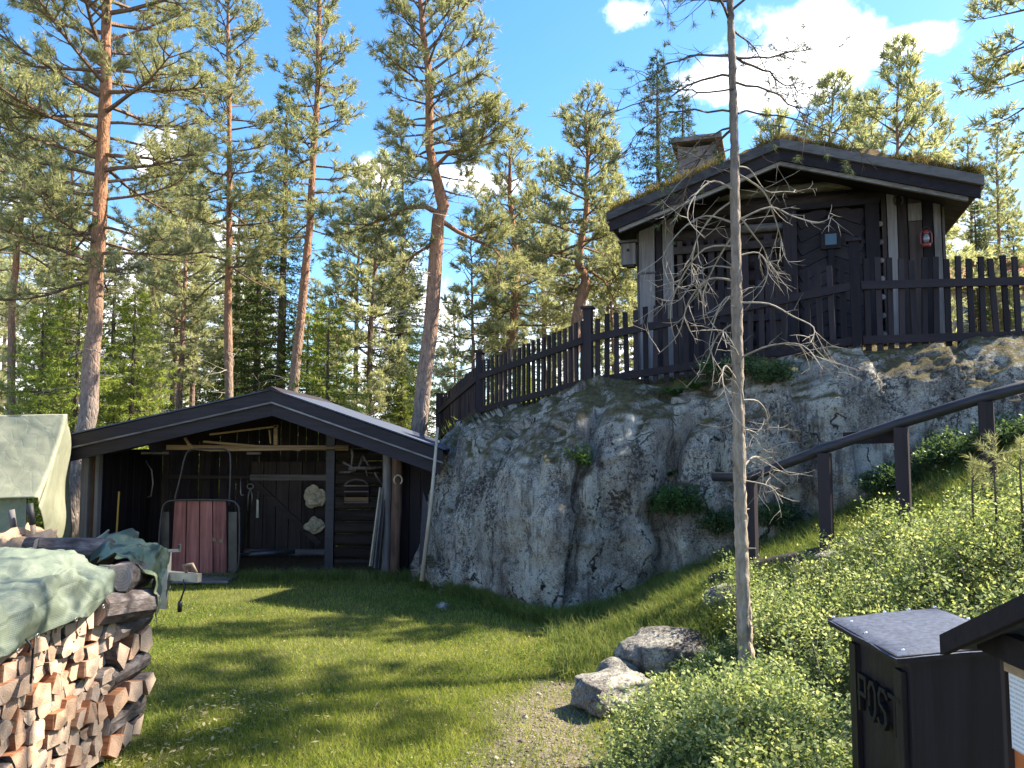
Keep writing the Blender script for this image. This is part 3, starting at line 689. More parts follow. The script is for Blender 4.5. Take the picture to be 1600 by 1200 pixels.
# ------------------------------------------------------------------ low outbuilding and far house right of the cabin
def make_right_sheds():
    root = empty('low_shed', (7.6, 12.3, 2.9), 'low dark shed roof seen through the fence pickets at right', 'shed')
    for i in range(5):
        mb = MB().beam((-2.0, -.3+.35*i, -.05+.0*i), (2.6, -.35+.35*i, 1.05), .34, .04); mb.build('roof_board', 'grey_wood_x' if i == 0 else 'turf', root)
    mb = MB().beam((-2.0, -.52, -.12), (2.6, -.52, .98), .04, .16); mb.build('bargeboard', 'grey_wood_x', root)
    for i in range(9):
        x = -1.75+i*.45; t = (x+2)/4.6
        mb = MB().box((x, -.25, (-.75+1.1*t)/2-.25), (.43, .03, 1.1*t+.6)); mb.build('wall_board', 'tar_wood', root)
    mb = MB().box((.4, .6, -.45), (4.2, 1.6, .5)); mb.build('back_wall', 'tar_wood_x', root)
    h = empty('far_house', (20.2, 33, 4.6), 'far red-brown roofed house beyond the fence, right of the cabin', 'house')
    MB().box((0, 0, 2.2), (4.2, 3, 3.0)).build('wall', 'far_wall', h)
    mb = MB().prism([(-2.6, -2, 3.4), (2.6, -2, 3.4), (2.6, 0, 5.0), (-2.6, 0, 5.0)], (0, .0, .12)); mb.build('roof', 'red_roof', h)
    for x in (-1.2, .8): MB().box((x, -1.52, 2.4), (.8, .05, 1.0)).build('window', 'window_glass', h)
make_right_sheds()

# ------------------------------------------------------------------ picket fence along the rock
def make_fence():
    root = empty('picket_fence', (3.6, 8.0, 2.6), 'dark tarred picket fence along the top of the rock', 'fence')
    RL = Vector(root.location)
    P = [(-1.42, 15.0), (-.48, 11.5), (.93, 9.3), (3.62, 8.0), (5.65, 7.95), (8.4, 7.7)]
    zb = [1.66, 2.03, 2.28, 2.60, 2.66, 2.70]; top_h = [.84, .86, .90, 1.0, .98, .98]
    pm = MB().box((0, 0, 0), (.058, .022, 1.0)).mesh('picket', 'tar_wood')
    r = random.Random(2)
    pp = [Vector((x, y, z)) for (x, y), z in zip(P, zb)]
    for i, p in enumerate(pp):
        hh = [.93, .97, 1.0, 1.17, 1.1, 1.1][i]
        o = MB().box((0, 0, 0), (.10, .10, hh+.35)).build('post', 'tar_wood', root); o.location = p+Vector((0, 0, (hh-.35)/2))-RL
        o.rotation_euler = (0, 0, R(-22 if i < 4 else 0))
        c = MB().box((0, 0, 0), (.15, .15, .03)).build('cap', 'tar_wood', o); c.location = (0, 0, (hh+.35)/2+.015)
    for i in range(5):
        a, b = pp[i], pp[i+1]; d = b-a; L = math.hypot(d.x, d.y); ang = math.atan2(d.y, d.x)
        nrm = Vector((d.y, -d.x, 0)).normalized()          # viewer side
        sag = 0
        for (k0, k1) in ((.70, .70), (.12, .12)):
            q0 = a+nrm*.030+Vector((0, 0, k0*top_h[i])); q1 = b+nrm*.030+Vector((0, 0, k1*top_h[i+1]))
            dd = (q1-q0).normalized()*.045
            centred(MB().beam(q0+dd, q1-dd, .035, .085), 'rail', 'tar_wood_x', root)
        n = max(2, int(round(L/.118)))
        for k in range(1, n):
            t = k/n; z0 = a.z+d.z*t; hh = (top_h[i]+(top_h[i+1]-top_h[i])*t)*r.uniform(.975, 1.025)
            o = mk('picket', pm, root); o.location = Vector((a.x+d.x*t, a.y+d.y*t, z0+hh/2-.02))-RL
            o.scale = (1, 1, hh); o.rotation_euler = (r.uniform(-.02, .02), r.gauss(0, .013), ang+r.gauss(0, .05))
make_fence()

# ------------------------------------------------------------------ handrail and steps
def make_handrail():
    pts = [at(1172, 752, 6.8), at(1288, 708, 6.35), at(1408, 668, 5.95), at(1540, 628, 5.55), at(1700, 585, 5.2)]
    root = empty('handrail', (pts[0].x, pts[0].y, h1(pts[0].x, pts[0].y)), 'dark handrail of squared posts and round rail climbing past the rock', 'handrail')
    RL = Vector(root.location)
    e0 = at(1115, 745, 7.05)
    line = [e0]+[p+Vector((0, 0, .035)) for p in pts]
    o = MB().tube(line, .042, 10).build('rail', 'rail_wood', root, True); o.location = -RL
    for p in pts[:4]:
        g = h1(p.x, p.y)
        o = MB().box((0, 0, 0), (.095, .095, p.z-g+.4)).build('post', 'tar_wood', root); o.location = Vector((p.x, p.y, (p.z+g-.4)/2))-RL
        o.rotation_euler = (0, 0, R(-35))
    o = MB().beam(at(1322, 685, 6.6), at(1408, 682, 5.99), .06, .10).build('brace', 'tar_wood_x', root); o.location = -RL
    lg = [Vector((x, y, h1(x, y)+.07)) for x, y in ((1.75, 6.85), (2.1, 6.72), (2.55, 6.28), (2.95, 5.92))]
    o = MB().tube(lg, [.08, .09, .085, .08], 8).build('edging_log', 'mid_wood', None, True); tag(o, 'weathered log edging the path below the handrail posts', 'log')
make_handrail()

# ------------------------------------------------------------------ open shed
SHY = 10.2
SL, SA, SR = at(101, 683, SHY), at(425, 610, SHY), at(692, 704, SHY)
def make_shed():
    gx = h1(-3, 10.7)
    root = empty('open_shed', (-3.3, 10.7, gx), 'low open-fronted dark wooden shed with shallow gable roof', 'shed'); RL = Vector(root.location)
    def part(mb, name, mat, parent=root, smooth=False): return centred(mb, name, mat, parent, smooth)
    BY = 12.6
    A = lambda p, y: Vector((p.x, y, p.z))
    roof = empty('roof', Vector((-3.3, 11.3, 2.2))-RL); roof.parent = root
    def rpart(mb, name, mat, sm=False):
        a = np.array(mb.v); c = a.mean(0); mb.v = [tuple(x) for x in (a-c)]; o = mb.build(name, mat, roof, sm); o.location = Vector(c)-RL-Vector(roof.location); return o
    for s, E in ((-1, SL), (1, SR)):
        for (dy, z0, h, th, mat) in ((0, 0, .165, .035, 'fascia_wood'), (.04, -.145, .19, .04, 'fascia_wood')):
            k = 1.0 if dy == 0 else .985
            e = SA+(E-SA)*k
            mb = MB().prism([Vector((SA.x, SHY+dy, SA.z+z0)), Vector((e.x, SHY+dy, e.z+z0)), Vector((e.x, SHY+dy, e.z+z0-h)), Vector((SA.x, SHY+dy, SA.z+z0-h))], (0, th, 0)); rpart(mb, 'bargeboard', mat)
        # thin strip coloured pale to stand for the lighter top edge of the lower board
        mb = MB().prism([Vector((SA.x, SHY-.012, SA.z-.150)), Vector((E.x, SHY-.012, E.z-.150)), Vector((E.x, SHY-.012, E.z-.172)), Vector((SA.x, SHY-.012, SA.z-.172))], (0, .05, 0)); rpart(mb, 'pale_edge_strip', 'grey_wood_x')
        n = 13
        for i in range(n):
            y0 = SHY+.037+i*(BY-SHY+.5)/n; y1 = y0+(BY-SHY+.5)/n-.012
            mb = MB().prism([Vector((SA.x, y0, SA.z-.06)), Vector((E.x, y0, E.z-.06)), Vector((E.x, y1, E.z-.06)), Vector((SA.x, y1, SA.z-.06))], (0, 0, .035)); rpart(mb, 'roof_board', 'tar_wood')
        mb = MB().prism([Vector((SA.x, SHY-.03, SA.z+.006)), Vector((E.x+s*.03, SHY-.03, E.z+.006)), Vector((E.x+s*.03, BY+.6, E.z+.006)), Vector((SA.x, BY+.6, SA.z+.006))], (0, 0, .018)); rpart(mb, 'roofing_felt', 'felt')
        # slotted rafters behind the front
        for y in (SHY+.75, BY-.4):
            mb = MB().beam(Vector((SA.x, y, SA.z-.17)), Vector((E.x-s*.2, y, E.z-.17)), .08, .14); rpart(mb, 'rafter', 'tar_wood_x')
    mb = MB().prism([(SA.x-.13, SHY-.05, SA.z-.005), (SA.x, SHY-.05, SA.z+.055), (SA.x+.13, SHY-.05, SA.z-.02), (SA.x, SHY-.05, SA.z+.02)], (0, BY-SHY+.7, 0)); rpart(mb, 'ridge_cap', 'tar_wood')
    # front posts
    PY = 10.75
    def post(px, w, mat, ztop, y=PY, rnd=False, name='post'):
        x = at(px, 800, y).x; g = h1(x, y)-.1
        mb = MB()
        if rnd:
            rr = random.Random(int(px)); mb.tube([(x+rr.uniform(-.012, .012), y, g+(ztop-g)*t) for t in np.linspace(0, 1, 7)], [w/2*rr.uniform(.9, 1.12) for _ in range(7)], 9, jit=.08, rng=rr)
        else: mb.box((x, y, (g+ztop)/2), (w, .10, ztop-g))
        return part(mb, name, mat, smooth=rnd)
    post(133, .10, 'grey_wood', 1.72); post(143, .13, 'brown_log', 1.70, 10.85, True); post(152, .05, 'grey_wood', 1.66, 10.72)
    post(604, .14, 'grey_wood', 1.72, 10.8, True); post(619, .15, 'brown_log', 1.70, 10.72, True)
    post(516, .12, 'rail_wood', 1.86, 11.3)
    # tie beams
    p0, p1 = at(150, 735, PY), at(640, 722, PY)
    z = 1.5
    mb = MB().beam(at(262, 699, 11.3), at(545, 700, 11.3), .09, .07); part(mb, 'tie_beam', 'tan_wood_x')
    # plank walls
    def back_z(x):
        t = (x-SA.x)/((SL.x if x < SA.x else SR.x)-SA.x); E = SL if x < SA.x else SR
        return SA.z+(E.z-SA.z)*t-.09
    rr = random.Random(9); x = SL.x+.06
    while x < at(520, 700, BY).x:
        w = rr.uniform(.13, .2); zt = back_z(x+w/2)
        mb = MB().box((x+w/2, BY+rr.uniform(-.008, .008), (zt-.45)/2), (w-.012, .03, zt+.45)); part(mb, 'wall_plank', rr.choice(('tar_wood', 'mid_wood', 'tar_wood'))); x += w
    # right bay: horizontal logs
    xl, xr = at(524, 700, 11.9).x, at(600, 700, 11.9).x
    for i in range(11):
        mb = MB().tube([(xl, 11.9, -.2+i*.185), (xr+.2, 11.9, -.2+i*.185)], .09, 8); part(mb, 'wall_log', 'mid_wood_x', smooth=True)
    for s, xx, z1 in ((-1, SL.x+.03, 1.60), (1, SR.x-.75, 1.66)):
        for i in range(9):
            mb = MB().box((xx, PY+.12+i*.21, (z1-.5)/2), (.03, .2, z1+.4)); part(mb, 'side_plank', 'tar_wood')
    # side annex planks between post and rock
    for i in range(4):
        mb = MB().box((SR.x-.62+i*.155, 11.0+.02*(i % 2), .62), (.145, .03, 1.75)); part(mb, 'side_plank', 'tar_wood')
    # door in the back wall with ledges and a brace
    dl, dr = at(392, 740, 12.3).x, at(512, 740, 12.3).x
    door = empty('door', Vector(((dl+dr)/2, 12.3, -.2))-RL); door.parent = root
    def dpart(mb, name, mat):
        a = np.array(mb.v); c = a.mean(0); mb.v = [tuple(x) for x in (a-c)]; o = mb.build(name, mat, door); o.location = Vector(c)-RL-Vector(door.location)
    n = 6
    for i in range(n):
        w = (dr-dl)/n; dpart(MB().box((dl+w*(i+.5), 12.32, .55), (w-.012, .03, 1.6)), 'plank', 'mid_wood')
    zt, zb = at(450, 746, 12.3).z, at(450, 862, 12.3).z
    dpart(MB().box(((dl+dr)/2, 12.28, zt), (dr-dl, .04, .09)), 'ledge', 'grey_wood_x')
    dpart(MB().box(((dl+dr)/2, 12.26, zb), (dr-dl+.1, .07, .09)), 'ledge', 'grey_wood_x')
    dpart(MB().beam((dl+.1, 12.28, zt-.1), (dr-.1, 12.28, zb+.12), .035, .09), 'brace', 'mid_wood_x')
    mb = MB().beam(at(262, 745, 12.45), at(395, 746, 12.45), .05, .05); part(mb, 'wall_rail', 'mid_wood_x')
    mb = MB().box((-2.9, 11.6, -.19), (4.6, 1.9, .06)); part(mb, 'dirt_floor', 'leaf_litter')
make_shed()
# ------------------------------------------------------------------ trees
def needles(T, rng, K, length, width, spread=(.35, 1.1), flat=False):
    """T: list of (pos, dir, size). returns V, F of K thin triangles around each shoot"""
    P = np.array([t[0] for t in T], float); D = norm(np.array([t[1] for t in T], float)); Sz = np.array([t[2] for t in T], float)
    n = len(P); a = norm(np.cross(D, np.array([.31, .22, .93]))); b = np.cross(D, a)
    q = rng.uniform(0, 2*math.pi, (n, K)); th = rng.uniform(*spread, (n, K)); s = rng.uniform(-.25, .75, (n, K))
    rad = a[:, None]*np.cos(q)[..., None]+b[:, None]*np.sin(q)[..., None]
    dirn = D[:, None]*np.cos(th)[..., None]+rad*np.sin(th)[..., None]
    L = length*Sz[:, None]*rng.uniform(.7, 1.25, (n, K))
    base = P[:, None]+D[:, None]*(s*length*Sz[:, None]*.9)[..., None]
    side = norm(np.cross(dirn, rng.normal(size=(n, K, 3))))*(width/2)*Sz[:, None, None]
    tip = base+dirn*L[..., None]
    V = np.stack([base-side, base+side, tip], 2).reshape(-1, 3)
    return V
class Tree:
    def __init__(s, seed): s.r = random.Random(seed); s.rng = np.random.default_rng(seed); s.trunk = MB(); s.br = MB(); s.tw = []; s.dead = MB()
    def poly(s, p, d, L, nseg, bend=.25, lift=0, droop=0):
        pts = [Vector(p)]; d = Vector(d).normalized()
        for i in range(nseg):
            f = i/nseg
            d = d+Vector((s.r.gauss(0, bend), s.r.gauss(0, bend), s.r.gauss(0, bend)*.7+lift*f-droop*(1-f)))*(1.0/nseg)*1.6
            d.normalize(); pts.append(pts[-1]+d*(L/nseg))
        return pts
def interp_trunk(pts, z):
    for a, b in zip(pts, pts[1:]):
        if a[0].z <= z <= b[0].z:
            t = (z-a[0].z)/max(1e-6, b[0].z-a[0].z); return a[0].lerp(b[0], t), a[1]+(b[1]-a[1])*t
    return (pts[-1][0].copy(), pts[-1][1]) if z > pts[-1][0].z else (pts[0][0].copy(), pts[0][1])
def foliate(T, pts, L, r, tuft=1.0, fstart=.3, dens=6.0, twl=.38, br_r=.012, tn=5):
    """secondary twigs and shoots along a limb"""
    n = max(2, int(L*dens)); N = len(pts)-1
    for k in range(n):
        f = fstart+(1-fstart)*(k+r.random())/n; x = f*N; i = min(int(x), N-1); p = pts[i].lerp(pts[i+1], x-i)
        d = (pts[i+1]-pts[i]).normalized(); sd = d.cross(Vector((0, 0, 1)))
        if sd.length < .1: sd = Vector((1, 0, 0))
        sd.normalize(); sgn = 1 if k % 2 else -1
        dd = d*r.uniform(.3, .9)+sd*sgn*r.uniform(.4, 1.0)+Vector((0, 0, r.uniform(-.15, .55)))
        tl = twl*L*(1.05-.6*f)*r.uniform(.5, 1.2)*.8+.10
        tp = T.poly(p, dd, tl, 3, .35, .5)
        T.br.tube(tp, [br_r*.55, br_r*.42, br_r*.3, br_r*.16], 3, cap=False)
        m = max(3, int(tl*tn*3.0))
        for j in range(m):
            g = .25+.75*(j+r.random())/m; y = g*3; jj = min(int(y), 2); q = tp[jj].lerp(tp[jj+1], y-jj)
            td = (tp[jj+1]-tp[jj]).normalized()
            sh = td+Vector((r.gauss(0, .55), r.gauss(0, .55), r.gauss(.25, .4)))
            sh.normalize(); q2 = q+sh*r.uniform(.03, .13)
            T.tw.append((tuple(q2), tuple(sh), tuft*r.uniform(.75, 1.2)))
        T.tw.append((tuple(tp[-1]), tuple((tp[-1]-tp[-2]).normalized()), tuft*1.15))
    T.tw.append((tuple(pts[-1]), tuple((pts[-1]-pts[-2]).normalized()), tuft*1.2))
def finish_tree(T, name, loc, label, cat, barkm, needm, K, nl, nw, group=None, spread=(.35, 1.1), twm='bark_twig', deadm='silver_twig'):
    root = empty(name, loc, label, cat, group)
    o = T.trunk.build('trunk', barkm, root, True)
    if T.br.v: tag(T.br.build('branches', twm, root), kind='stuff')
    if T.dead.v: tag(T.dead.build('dead_branches', deadm, root), kind='stuff')
    if T.tw:
        V = needles(T.tw, T.rng, K, nl, nw, spread); F = np.arange(len(V)).reshape(-1, 3)
        tag(mk('crown', tri_mesh('crown', V, F, needm), root), kind='stuff')
    return root
def pine(name, loc, tp, zc0, zc1, wfn, nbr, label, seed, barkm='bark_pine', needm='pine_needles', K=11, nl=.105, nw=.012, dens=6.0, group=None, limbs=(), stubs=8, tuft=1.0, tn=5, low_droop=.35):
    """tp: trunk points [(Vector local, radius)]"""
    T = Tree(seed); r = T.r
    fine = []
    for i in range(len(tp)-1):
        for k in range(3): t = k/3; fine.append((tp[i][0].lerp(tp[i+1][0], t)+Vector((r.gauss(0, .012), r.gauss(0, .012), 0)), tp[i][1]+(tp[i+1][1]-tp[i][1])*t))
    fine.append(tp[-1])
    T.trunk.tube([p for p, _ in fine], [q*r.uniform(.95, 1.06) for _, q in fine], 11)
    az = r.uniform(0, 6.28)
    for k in range(nbr):
        t = (k+r.random())/nbr; z = zc0+(zc1-zc0)*t
        p, tr = interp_trunk(fine, z); az += 2.4+r.gauss(0, .35)
        L = wfn(t, az)*r.uniform(.65, 1.15)
        if L < .12: L = .12
        el = -.15+.95*t+r.gauss(0, .16)
        d = Vector((math.cos(az)*math.cos(el), math.sin(az)*math.cos(el), math.sin(el)))
        pts = T.poly(p, d, L, 6, .28, .55, low_droop*(1-t)); rb = min(.012+.014*L, tr*.7+.004)
        T.br.tube(pts, [rb*(1-.8*i/6) for i in range(7)], 5, cap=False)
        foliate(T, pts, L, r, tuft, .28, dens, br_r=max(.008, rb*.7), tn=tn)
    for lp, lr in limbs:                     # named big limbs given point by point
        T.trunk.tube(lp, [lr*(1-.75*i/(len(lp)-1)) for i in range(len(lp))], 7)
        L = sum((b-a).length for a, b in zip(lp, lp[1:]))
        for k in range(int(L*7)):
            f = .35+.65*r.random(); x = f*(len(lp)-1); i = min(int(x), len(lp)-2); p = lp[i].lerp(lp[i+1], x-i)
            d = (lp[i+1]-lp[i]).normalized()+Vector((r.gauss(0, .6), r.gauss(0, .8), r.gauss(.0, .6)))
            bl = r.uniform(.4, .95); pts = T.poly(p, d, bl, 5, .35, .5)
            T.br.tube(pts, [.014*(1-.8*i/5) for i in range(6)], 4, cap=False); foliate(T, pts, bl, r, tuft, .2, dens*1.3, tn=tn)
    for k in range(stubs):                   # dead twigs under the crown
        z = zc0-(zc0*.55)*r.random(); p, tr = interp_trunk(fine, z); a2 = r.uniform(0, 6.28); L = r.uniform(.3, 1.1)
        pts = T.poly(p, (math.cos(a2), math.sin(a2), r.uniform(-.3, .2)), L, 5, .4, -.3)
        T.dead.tube(pts, [.012, .009, .007, .005, .004, .002], 4, cap=False)
        for j in range(3):
            q = pts[r.randint(1, 4)]; pp = T.poly(q, (r.gauss(0, 1), r.gauss(0, 1), r.gauss(-.2, .4)), L*.4, 3, .4); T.dead.tube(pp, [.005, .004, .003, .0015], 3, cap=False)
    return finish_tree(T, name, loc, label, 'tree', barkm, needm, K, nl, nw, group)
def trunk_px(pts, Y, r0, r1, loc, dy=0):
    """trunk line given by sight points at one distance; local to loc"""
    out = []; n = len(pts)
    for i, (x, y) in enumerate(pts):
        out.append((at(x, y, Y)-Vector(loc)+Vector((0, dy*i/(n-1), 0)), r0+(r1-r0)*i/(n-1)))
    return out
def base_px(px, py, Y):
    p = at(px, py, Y); return Vector((p.x, Y, h1(p.x, Y)))
def hero(px_pts, Y, r0, r1):
    b = base_px(px_pts[0][0], px_pts[0][1], Y); t = trunk_px(px_pts, Y, r0, r1, b)
    t = [(Vector((t[0][0].x-.03, 0, -.15)), r0*1.15)]+[q for q in t if q[0].z > .1]
    return b, t
zat = lambda py, Y, b: at(800, py, Y).z-b.z

# big left pine
b, t = hero([(112, 790), (137, 640), (152, 420), (163, 170), (168, 20), (172, -110), (170, -200)], 13.5, .165, .04)
pine('pine_tree', b, t, zat(440, 13.5, b), zat(-190, 13.5, b), lambda u, a: (2.35 if u < .75 else 2.35*(1-u)*4+.2)*(.75+.45*u if u < .5 else 1), 74,
     'tall pine with orange upper trunk at far left, behind the covered boat', 11, K=20, nl=.12, nw=.0115, dens=7.0)
# straight slim pine
b, t = hero([(358, 640), (357, 400), (357, 150), (356, -40)], 18, .10, .03)
pine('pine_tree', b, t, zat(430, 18, b), zat(-50, 18, b), lambda u, a: 1.4*(1-.5*u), 78, 'slim straight pine with reddish trunk rising behind the left half of the shed roof', 12, K=19, nl=.14, nw=.016, dens=6.5)
# leaning pine right of the shed ridge
b, t = hero([(455, 640), (470, 500), (483, 350), (495, 150), (501, -20), (503, -60)], 17, .115, .03)
pine('pine_tree', b, t, zat(370, 17, b), zat(-70, 17, b), lambda u, a: 1.5*(1-.65*u)*(.6+.4*min(1, u*3)), 58, 'leaning pine with bare pale lower trunk behind the shed ridge', 13, K=19, nl=.14, nw=.016, dens=6.5)
# central crooked pine with two big limbs
Yd = 14.0
b, t = hero([(652, 700), (672, 520), (685, 345), (692, 322), (680, 275), (672, 230), (669, 110), (660, 40), (655, -20)], Yd, .15, .04)
lv = lambda pts, dys: [at(x, y, Yd)-b+Vector((0, dy, 0)) for (x, y), dy in zip(pts, dys)]
limbs = [(lv([(688, 335), (665, 325), (635, 330), (605, 348), (580, 362)], [0, -.1, -.2, -.3, -.4]), .06),
         (lv([(690, 345), (715, 360), (745, 372), (772, 385), (790, 410)], [0, .1, .2, .2, .1]), .05),
         (lv([(682, 380), (655, 385), (630, 400), (615, 440)], [0, .3, .4, .5]), .035),
         (lv([(676, 265), (700, 245), (730, 240), (755, 225)], [0, -.1, -.2, -.2]), .045)]
pine('pine_tree', b, t, zat(300, Yd, b), zat(-20, Yd, b), lambda u, a: (1.15 if u > .15 else .9)*(1+.25*math.cos(a))*(1 if u < .8 else .75), 46,
     'crooked pine with two wide limbs standing between the shed and the fence', 14, K=22, nl=.125, nw=.0125, dens=8.2, limbs=limbs, stubs=22)
# pines behind the fence
b, t = hero([(893, 560), (903, 490), (915, 438), (904, 412), (914, 350), (918, 260), (916, 175)], 16, .14, .025)
pine('pine_tree', b, t, zat(440, 16, b), zat(165, 16, b), lambda u, a: 1.45*(1-.72*u), 56, 'pine with bent orange trunk behind the fence post, left of the cabin', 15, K=16, nl=.14, nw=.018, dens=7, limbs=[([at(x, y, 16)-b for x, y in ((908, 425), (925, 425), (945, 440), (965, 480))], .035)])
b, t = hero([(783, 590), (803, 510), (806, 400), (796, 300), (798, 235)], 17.5, .13, .025)
pine('pine_tree', b, t, zat(520, 17.5, b), zat(222, 17.5, b), lambda u, a: 1.35*(1-.7*u), 54, 'bushy pine with grey leaning trunk behind the lower fence', 16, K=16, nl=.14, nw=.018, dens=7)
# left edge pine
b, t = hero([(15, 720), (20, 470), (33, 330), (42, 240), (45, 130)], 17, .09, .02)
pine('pine_tree', b, t, zat(390, 17, b), zat(120, 17, b), lambda u, a: 1.7*(1-.6*u), 44, 'thin pine at the left edge behind the covered boat', 17, K=14, nl=.14, nw=.019, dens=6.5)

# thin half-dead pine in the foreground
def make_thin_pine():
    Y = 4.3; T = Tree(31); r = T.r
    loc = Vector((at(1165, 1040, Y).x, Y, h1(at(1165, 1040, Y).x, Y)))
    L = lambda x, y, dy=0: at(x, y, Y)-loc+Vector((0, dy, 0))
    tp = [(Vector((.02, 0, -.1)), .047), (L(1163, 980), .040), (L(1157, 800), .035), (L(1153, 600), .032), (L(1150, 400), .029), (L(1147, 200), .024), (L(1142, 40), .020), (L(1139, -120), .018), (L(1135, -330), .010)]
    fine = []
    for i in range(len(tp)-1):
        for k in range(22): u = k/22; fine.append((tp[i][0].lerp(tp[i+1][0], u)+Vector((r.gauss(0, .0012), r.gauss(0, .0012), 0)), (tp[i][1]+(tp[i+1][1]-tp[i][1])*u)*r.uniform(.94, 1.07)))
    fine.append(tp[-1]); T.trunk.tube([p for p, _ in fine], [q for _, q in fine], 14, jit=.09, rng=r)
    def twigs(pts, rad, depth, mb, sub, live=0):
        n = len(pts)-1
        for k in range(sub):
            f = .25+.75*r.random(); x = f*n; i = min(int(x), n-1); p = pts[i].lerp(pts[i+1], x-i); d = (pts[i+1]-pts[i]).normalized()
            d2 = d*.6+Vector((r.gauss(0, .6), r.gauss(0, .5), r.gauss(-.15, .55))); l = r.uniform(.08, .26)*(1 if depth else .6)
            pp = T.poly(p, d2, l, 4, .38, r.choice((-.35, .4, .1))); mb.tube(pp, [rad*.55*(1-.75*j/4) for j in range(5)], 4, cap=False)
            if depth > 0: twigs(pp, rad*.6, depth-1, mb, r.randint(1, 3), live)
            if live and r.random() < live:
                for j in range(2): T.tw.append((tuple(pp[-1]), tuple((pp[-1]-pp[-2]).normalized()+Vector((r.gauss(0, .3), r.gauss(0, .3), .2))), r.uniform(.7, 1.1)))
    # dead grey branches, drooping and hooked
    dead = [[(1150, 260), (1180, 255), (1215, 280), (1255, 272), (1285, 265)], [(1150, 270), (1200, 290), (1225, 320), (1245, 350), (1262, 375)], [(1150, 300), (1110, 290), (1075, 320), (1060, 360), (1080, 395)],
            [(1152, 345), (1195, 330), (1225, 350), (1255, 365), (1270, 360)], [(1150, 350), (1105, 335), (1068, 355), (1040, 400), (1060, 450)], [(1150, 330), (1190, 360), (1215, 370), (1238, 390)],
            [(1152, 385), (1110, 380), (1080, 420), (1068, 470), (1085, 520)], [(1152, 400), (1185, 395), (1200, 420), (1192, 450), (1175, 470)], [(1152, 440), (1115, 430), (1090, 460), (1078, 510), (1050, 540)],
            [(1154, 473), (1195, 478), (1225, 500), (1250, 520), (1238, 545), (1230, 535)], [(1154, 470), (1135, 465), (1118, 490), (1105, 540), (1110, 560)], [(1155, 560), (1190, 545), (1225, 550), (1238, 590)],
            [(1155, 600), (1125, 575), (1110, 600), (1115, 650), (1140, 690)], [(1156, 560), (1130, 540), (1105, 530), (1098, 560)], [(1152, 420), (1100, 420), (1060, 470), (1030, 480)],
            [(1157, 625), (1195, 625), (1222, 650), (1230, 700), (1218, 720)], [(1158, 670), (1190, 680), (1205, 720), (1210, 755)], [(1158, 735), (1185, 715), (1215, 720), (1240, 740)], [(1158, 750), (1200, 760), (1215, 785)],
            [(1150, 230), (1110, 240), (1070, 270), (1050, 300)], [(1150, 310), (1120, 330), (1100, 370), (1105, 420)], [(1150, 360), (1130, 400), (1120, 440), (1128, 480)], [(1154, 500), (1130, 520), (1120, 560), (1108, 590)]]
    for pl in dead:
        dy0 = r.uniform(-.7, .5); n = len(pl)
        pts = [L(x, y, dy0*i/(n-1)) for i, (x, y) in enumerate(pl)]
        sm = []
        for i in range(n-1):
            p0, p1, p2, p3 = pts[max(0, i-1)], pts[i], pts[i+1], pts[min(n-1, i+2)]
            for k in range(4):
                u = k/4; sm.append(.5*((2*p1)+(p2-p0)*u+(2*p0-5*p1+4*p2-p3)*u*u+(3*p1-p0-3*p2+p3)*u**3))
        sm.append(pts[-1]); rad = r.uniform(.0048, .0072)
        T.dead.tube(sm, [rad*(1-.72*i/(len(sm)-1)) for i in range(len(sm))], 5, cap=False); twigs(sm, rad*.8, 1, T.dead, r.randint(5, 9))
    # living upper branches with sparse needles
    live = [[(1148, 91), (1204, 89), (1253, 76), (1270, 68)], [(1148, 89), (1196, 99), (1237, 115), (1282, 120)], [(1150, 177), (1175, 163), (1229, 161), (1311, 167), (1369, 177), (1431, 219)],
            [(1143, 90), (1105, 62), (1064, 54), (1022, 62)], [(1143, 118), (1105, 107), (1055, 124), (1002, 120), (960, 126)], [(1147, 173), (1084, 177), (1035, 181), (994, 215), (969, 258)], [(1143, 45), (1200, 43), (1245, 62)],
            [(1142, 30), (1100, 10), (1060, 15), (1020, 0)], [(1147, 140), (1090, 150), (1040, 150), (985, 180)], [(1141, 15), (1190, -5), (1260, 5)], [(1147, 195), (1100, 215), (1055, 260)], [(1148, 200), (1120, 215), (1095, 250), (1085, 290)], [(1147, 130), (1190, 150), (1230, 190), (1237, 215)]]
    for k in range(10):
        y0 = r.uniform(-300, 20); sg = 1 if k % 2 else -1; live.append([(1140, y0), (1140+sg*50, y0-15), (1140+sg*r.uniform(80, 130), y0-r.uniform(-10, 40))])
    for pl in live:
        dy0 = r.uniform(-.6, .6); n = len(pl); pts = [L(x, y, dy0*i/(n-1)) for i, (x, y) in enumerate(pl)]; rad = r.uniform(.006, .009)
        sm = []
        for i in range(n-1):
            for k in range(3): sm.append(pts[i].lerp(pts[i+1], k/3)+Vector((r.gauss(0, .006), r.gauss(0, .01), r.gauss(0, .006))))
        sm.append(pts[-1])
        T.br.tube(sm, [rad*(1-.75*i/(len(sm)-1)) for i in range(len(sm))], 5, cap=False); twigs(sm, rad*.7, 1, T.br, r.randint(10, 15), .30)
    # short broken stubs low on the stem
    for k in range(26):
        z = r.uniform(.3, 2.4); p, tr = interp_trunk(fine, z); a = r.uniform(0, 6.28); T.dead.tube([p, p+Vector((math.cos(a), math.sin(a), .1))*(tr+r.uniform(.015, .05))], [.006, .003], 4)
    finish_tree(T, 'pine_tree', loc, 'thin half-dead pine with bare silvery twigs in front of the cabin', 'tree', 'bark_thin', 'pine_needles_blue', 16, .045, .0035, spread=(.5, 1.3))
make_thin_pine()

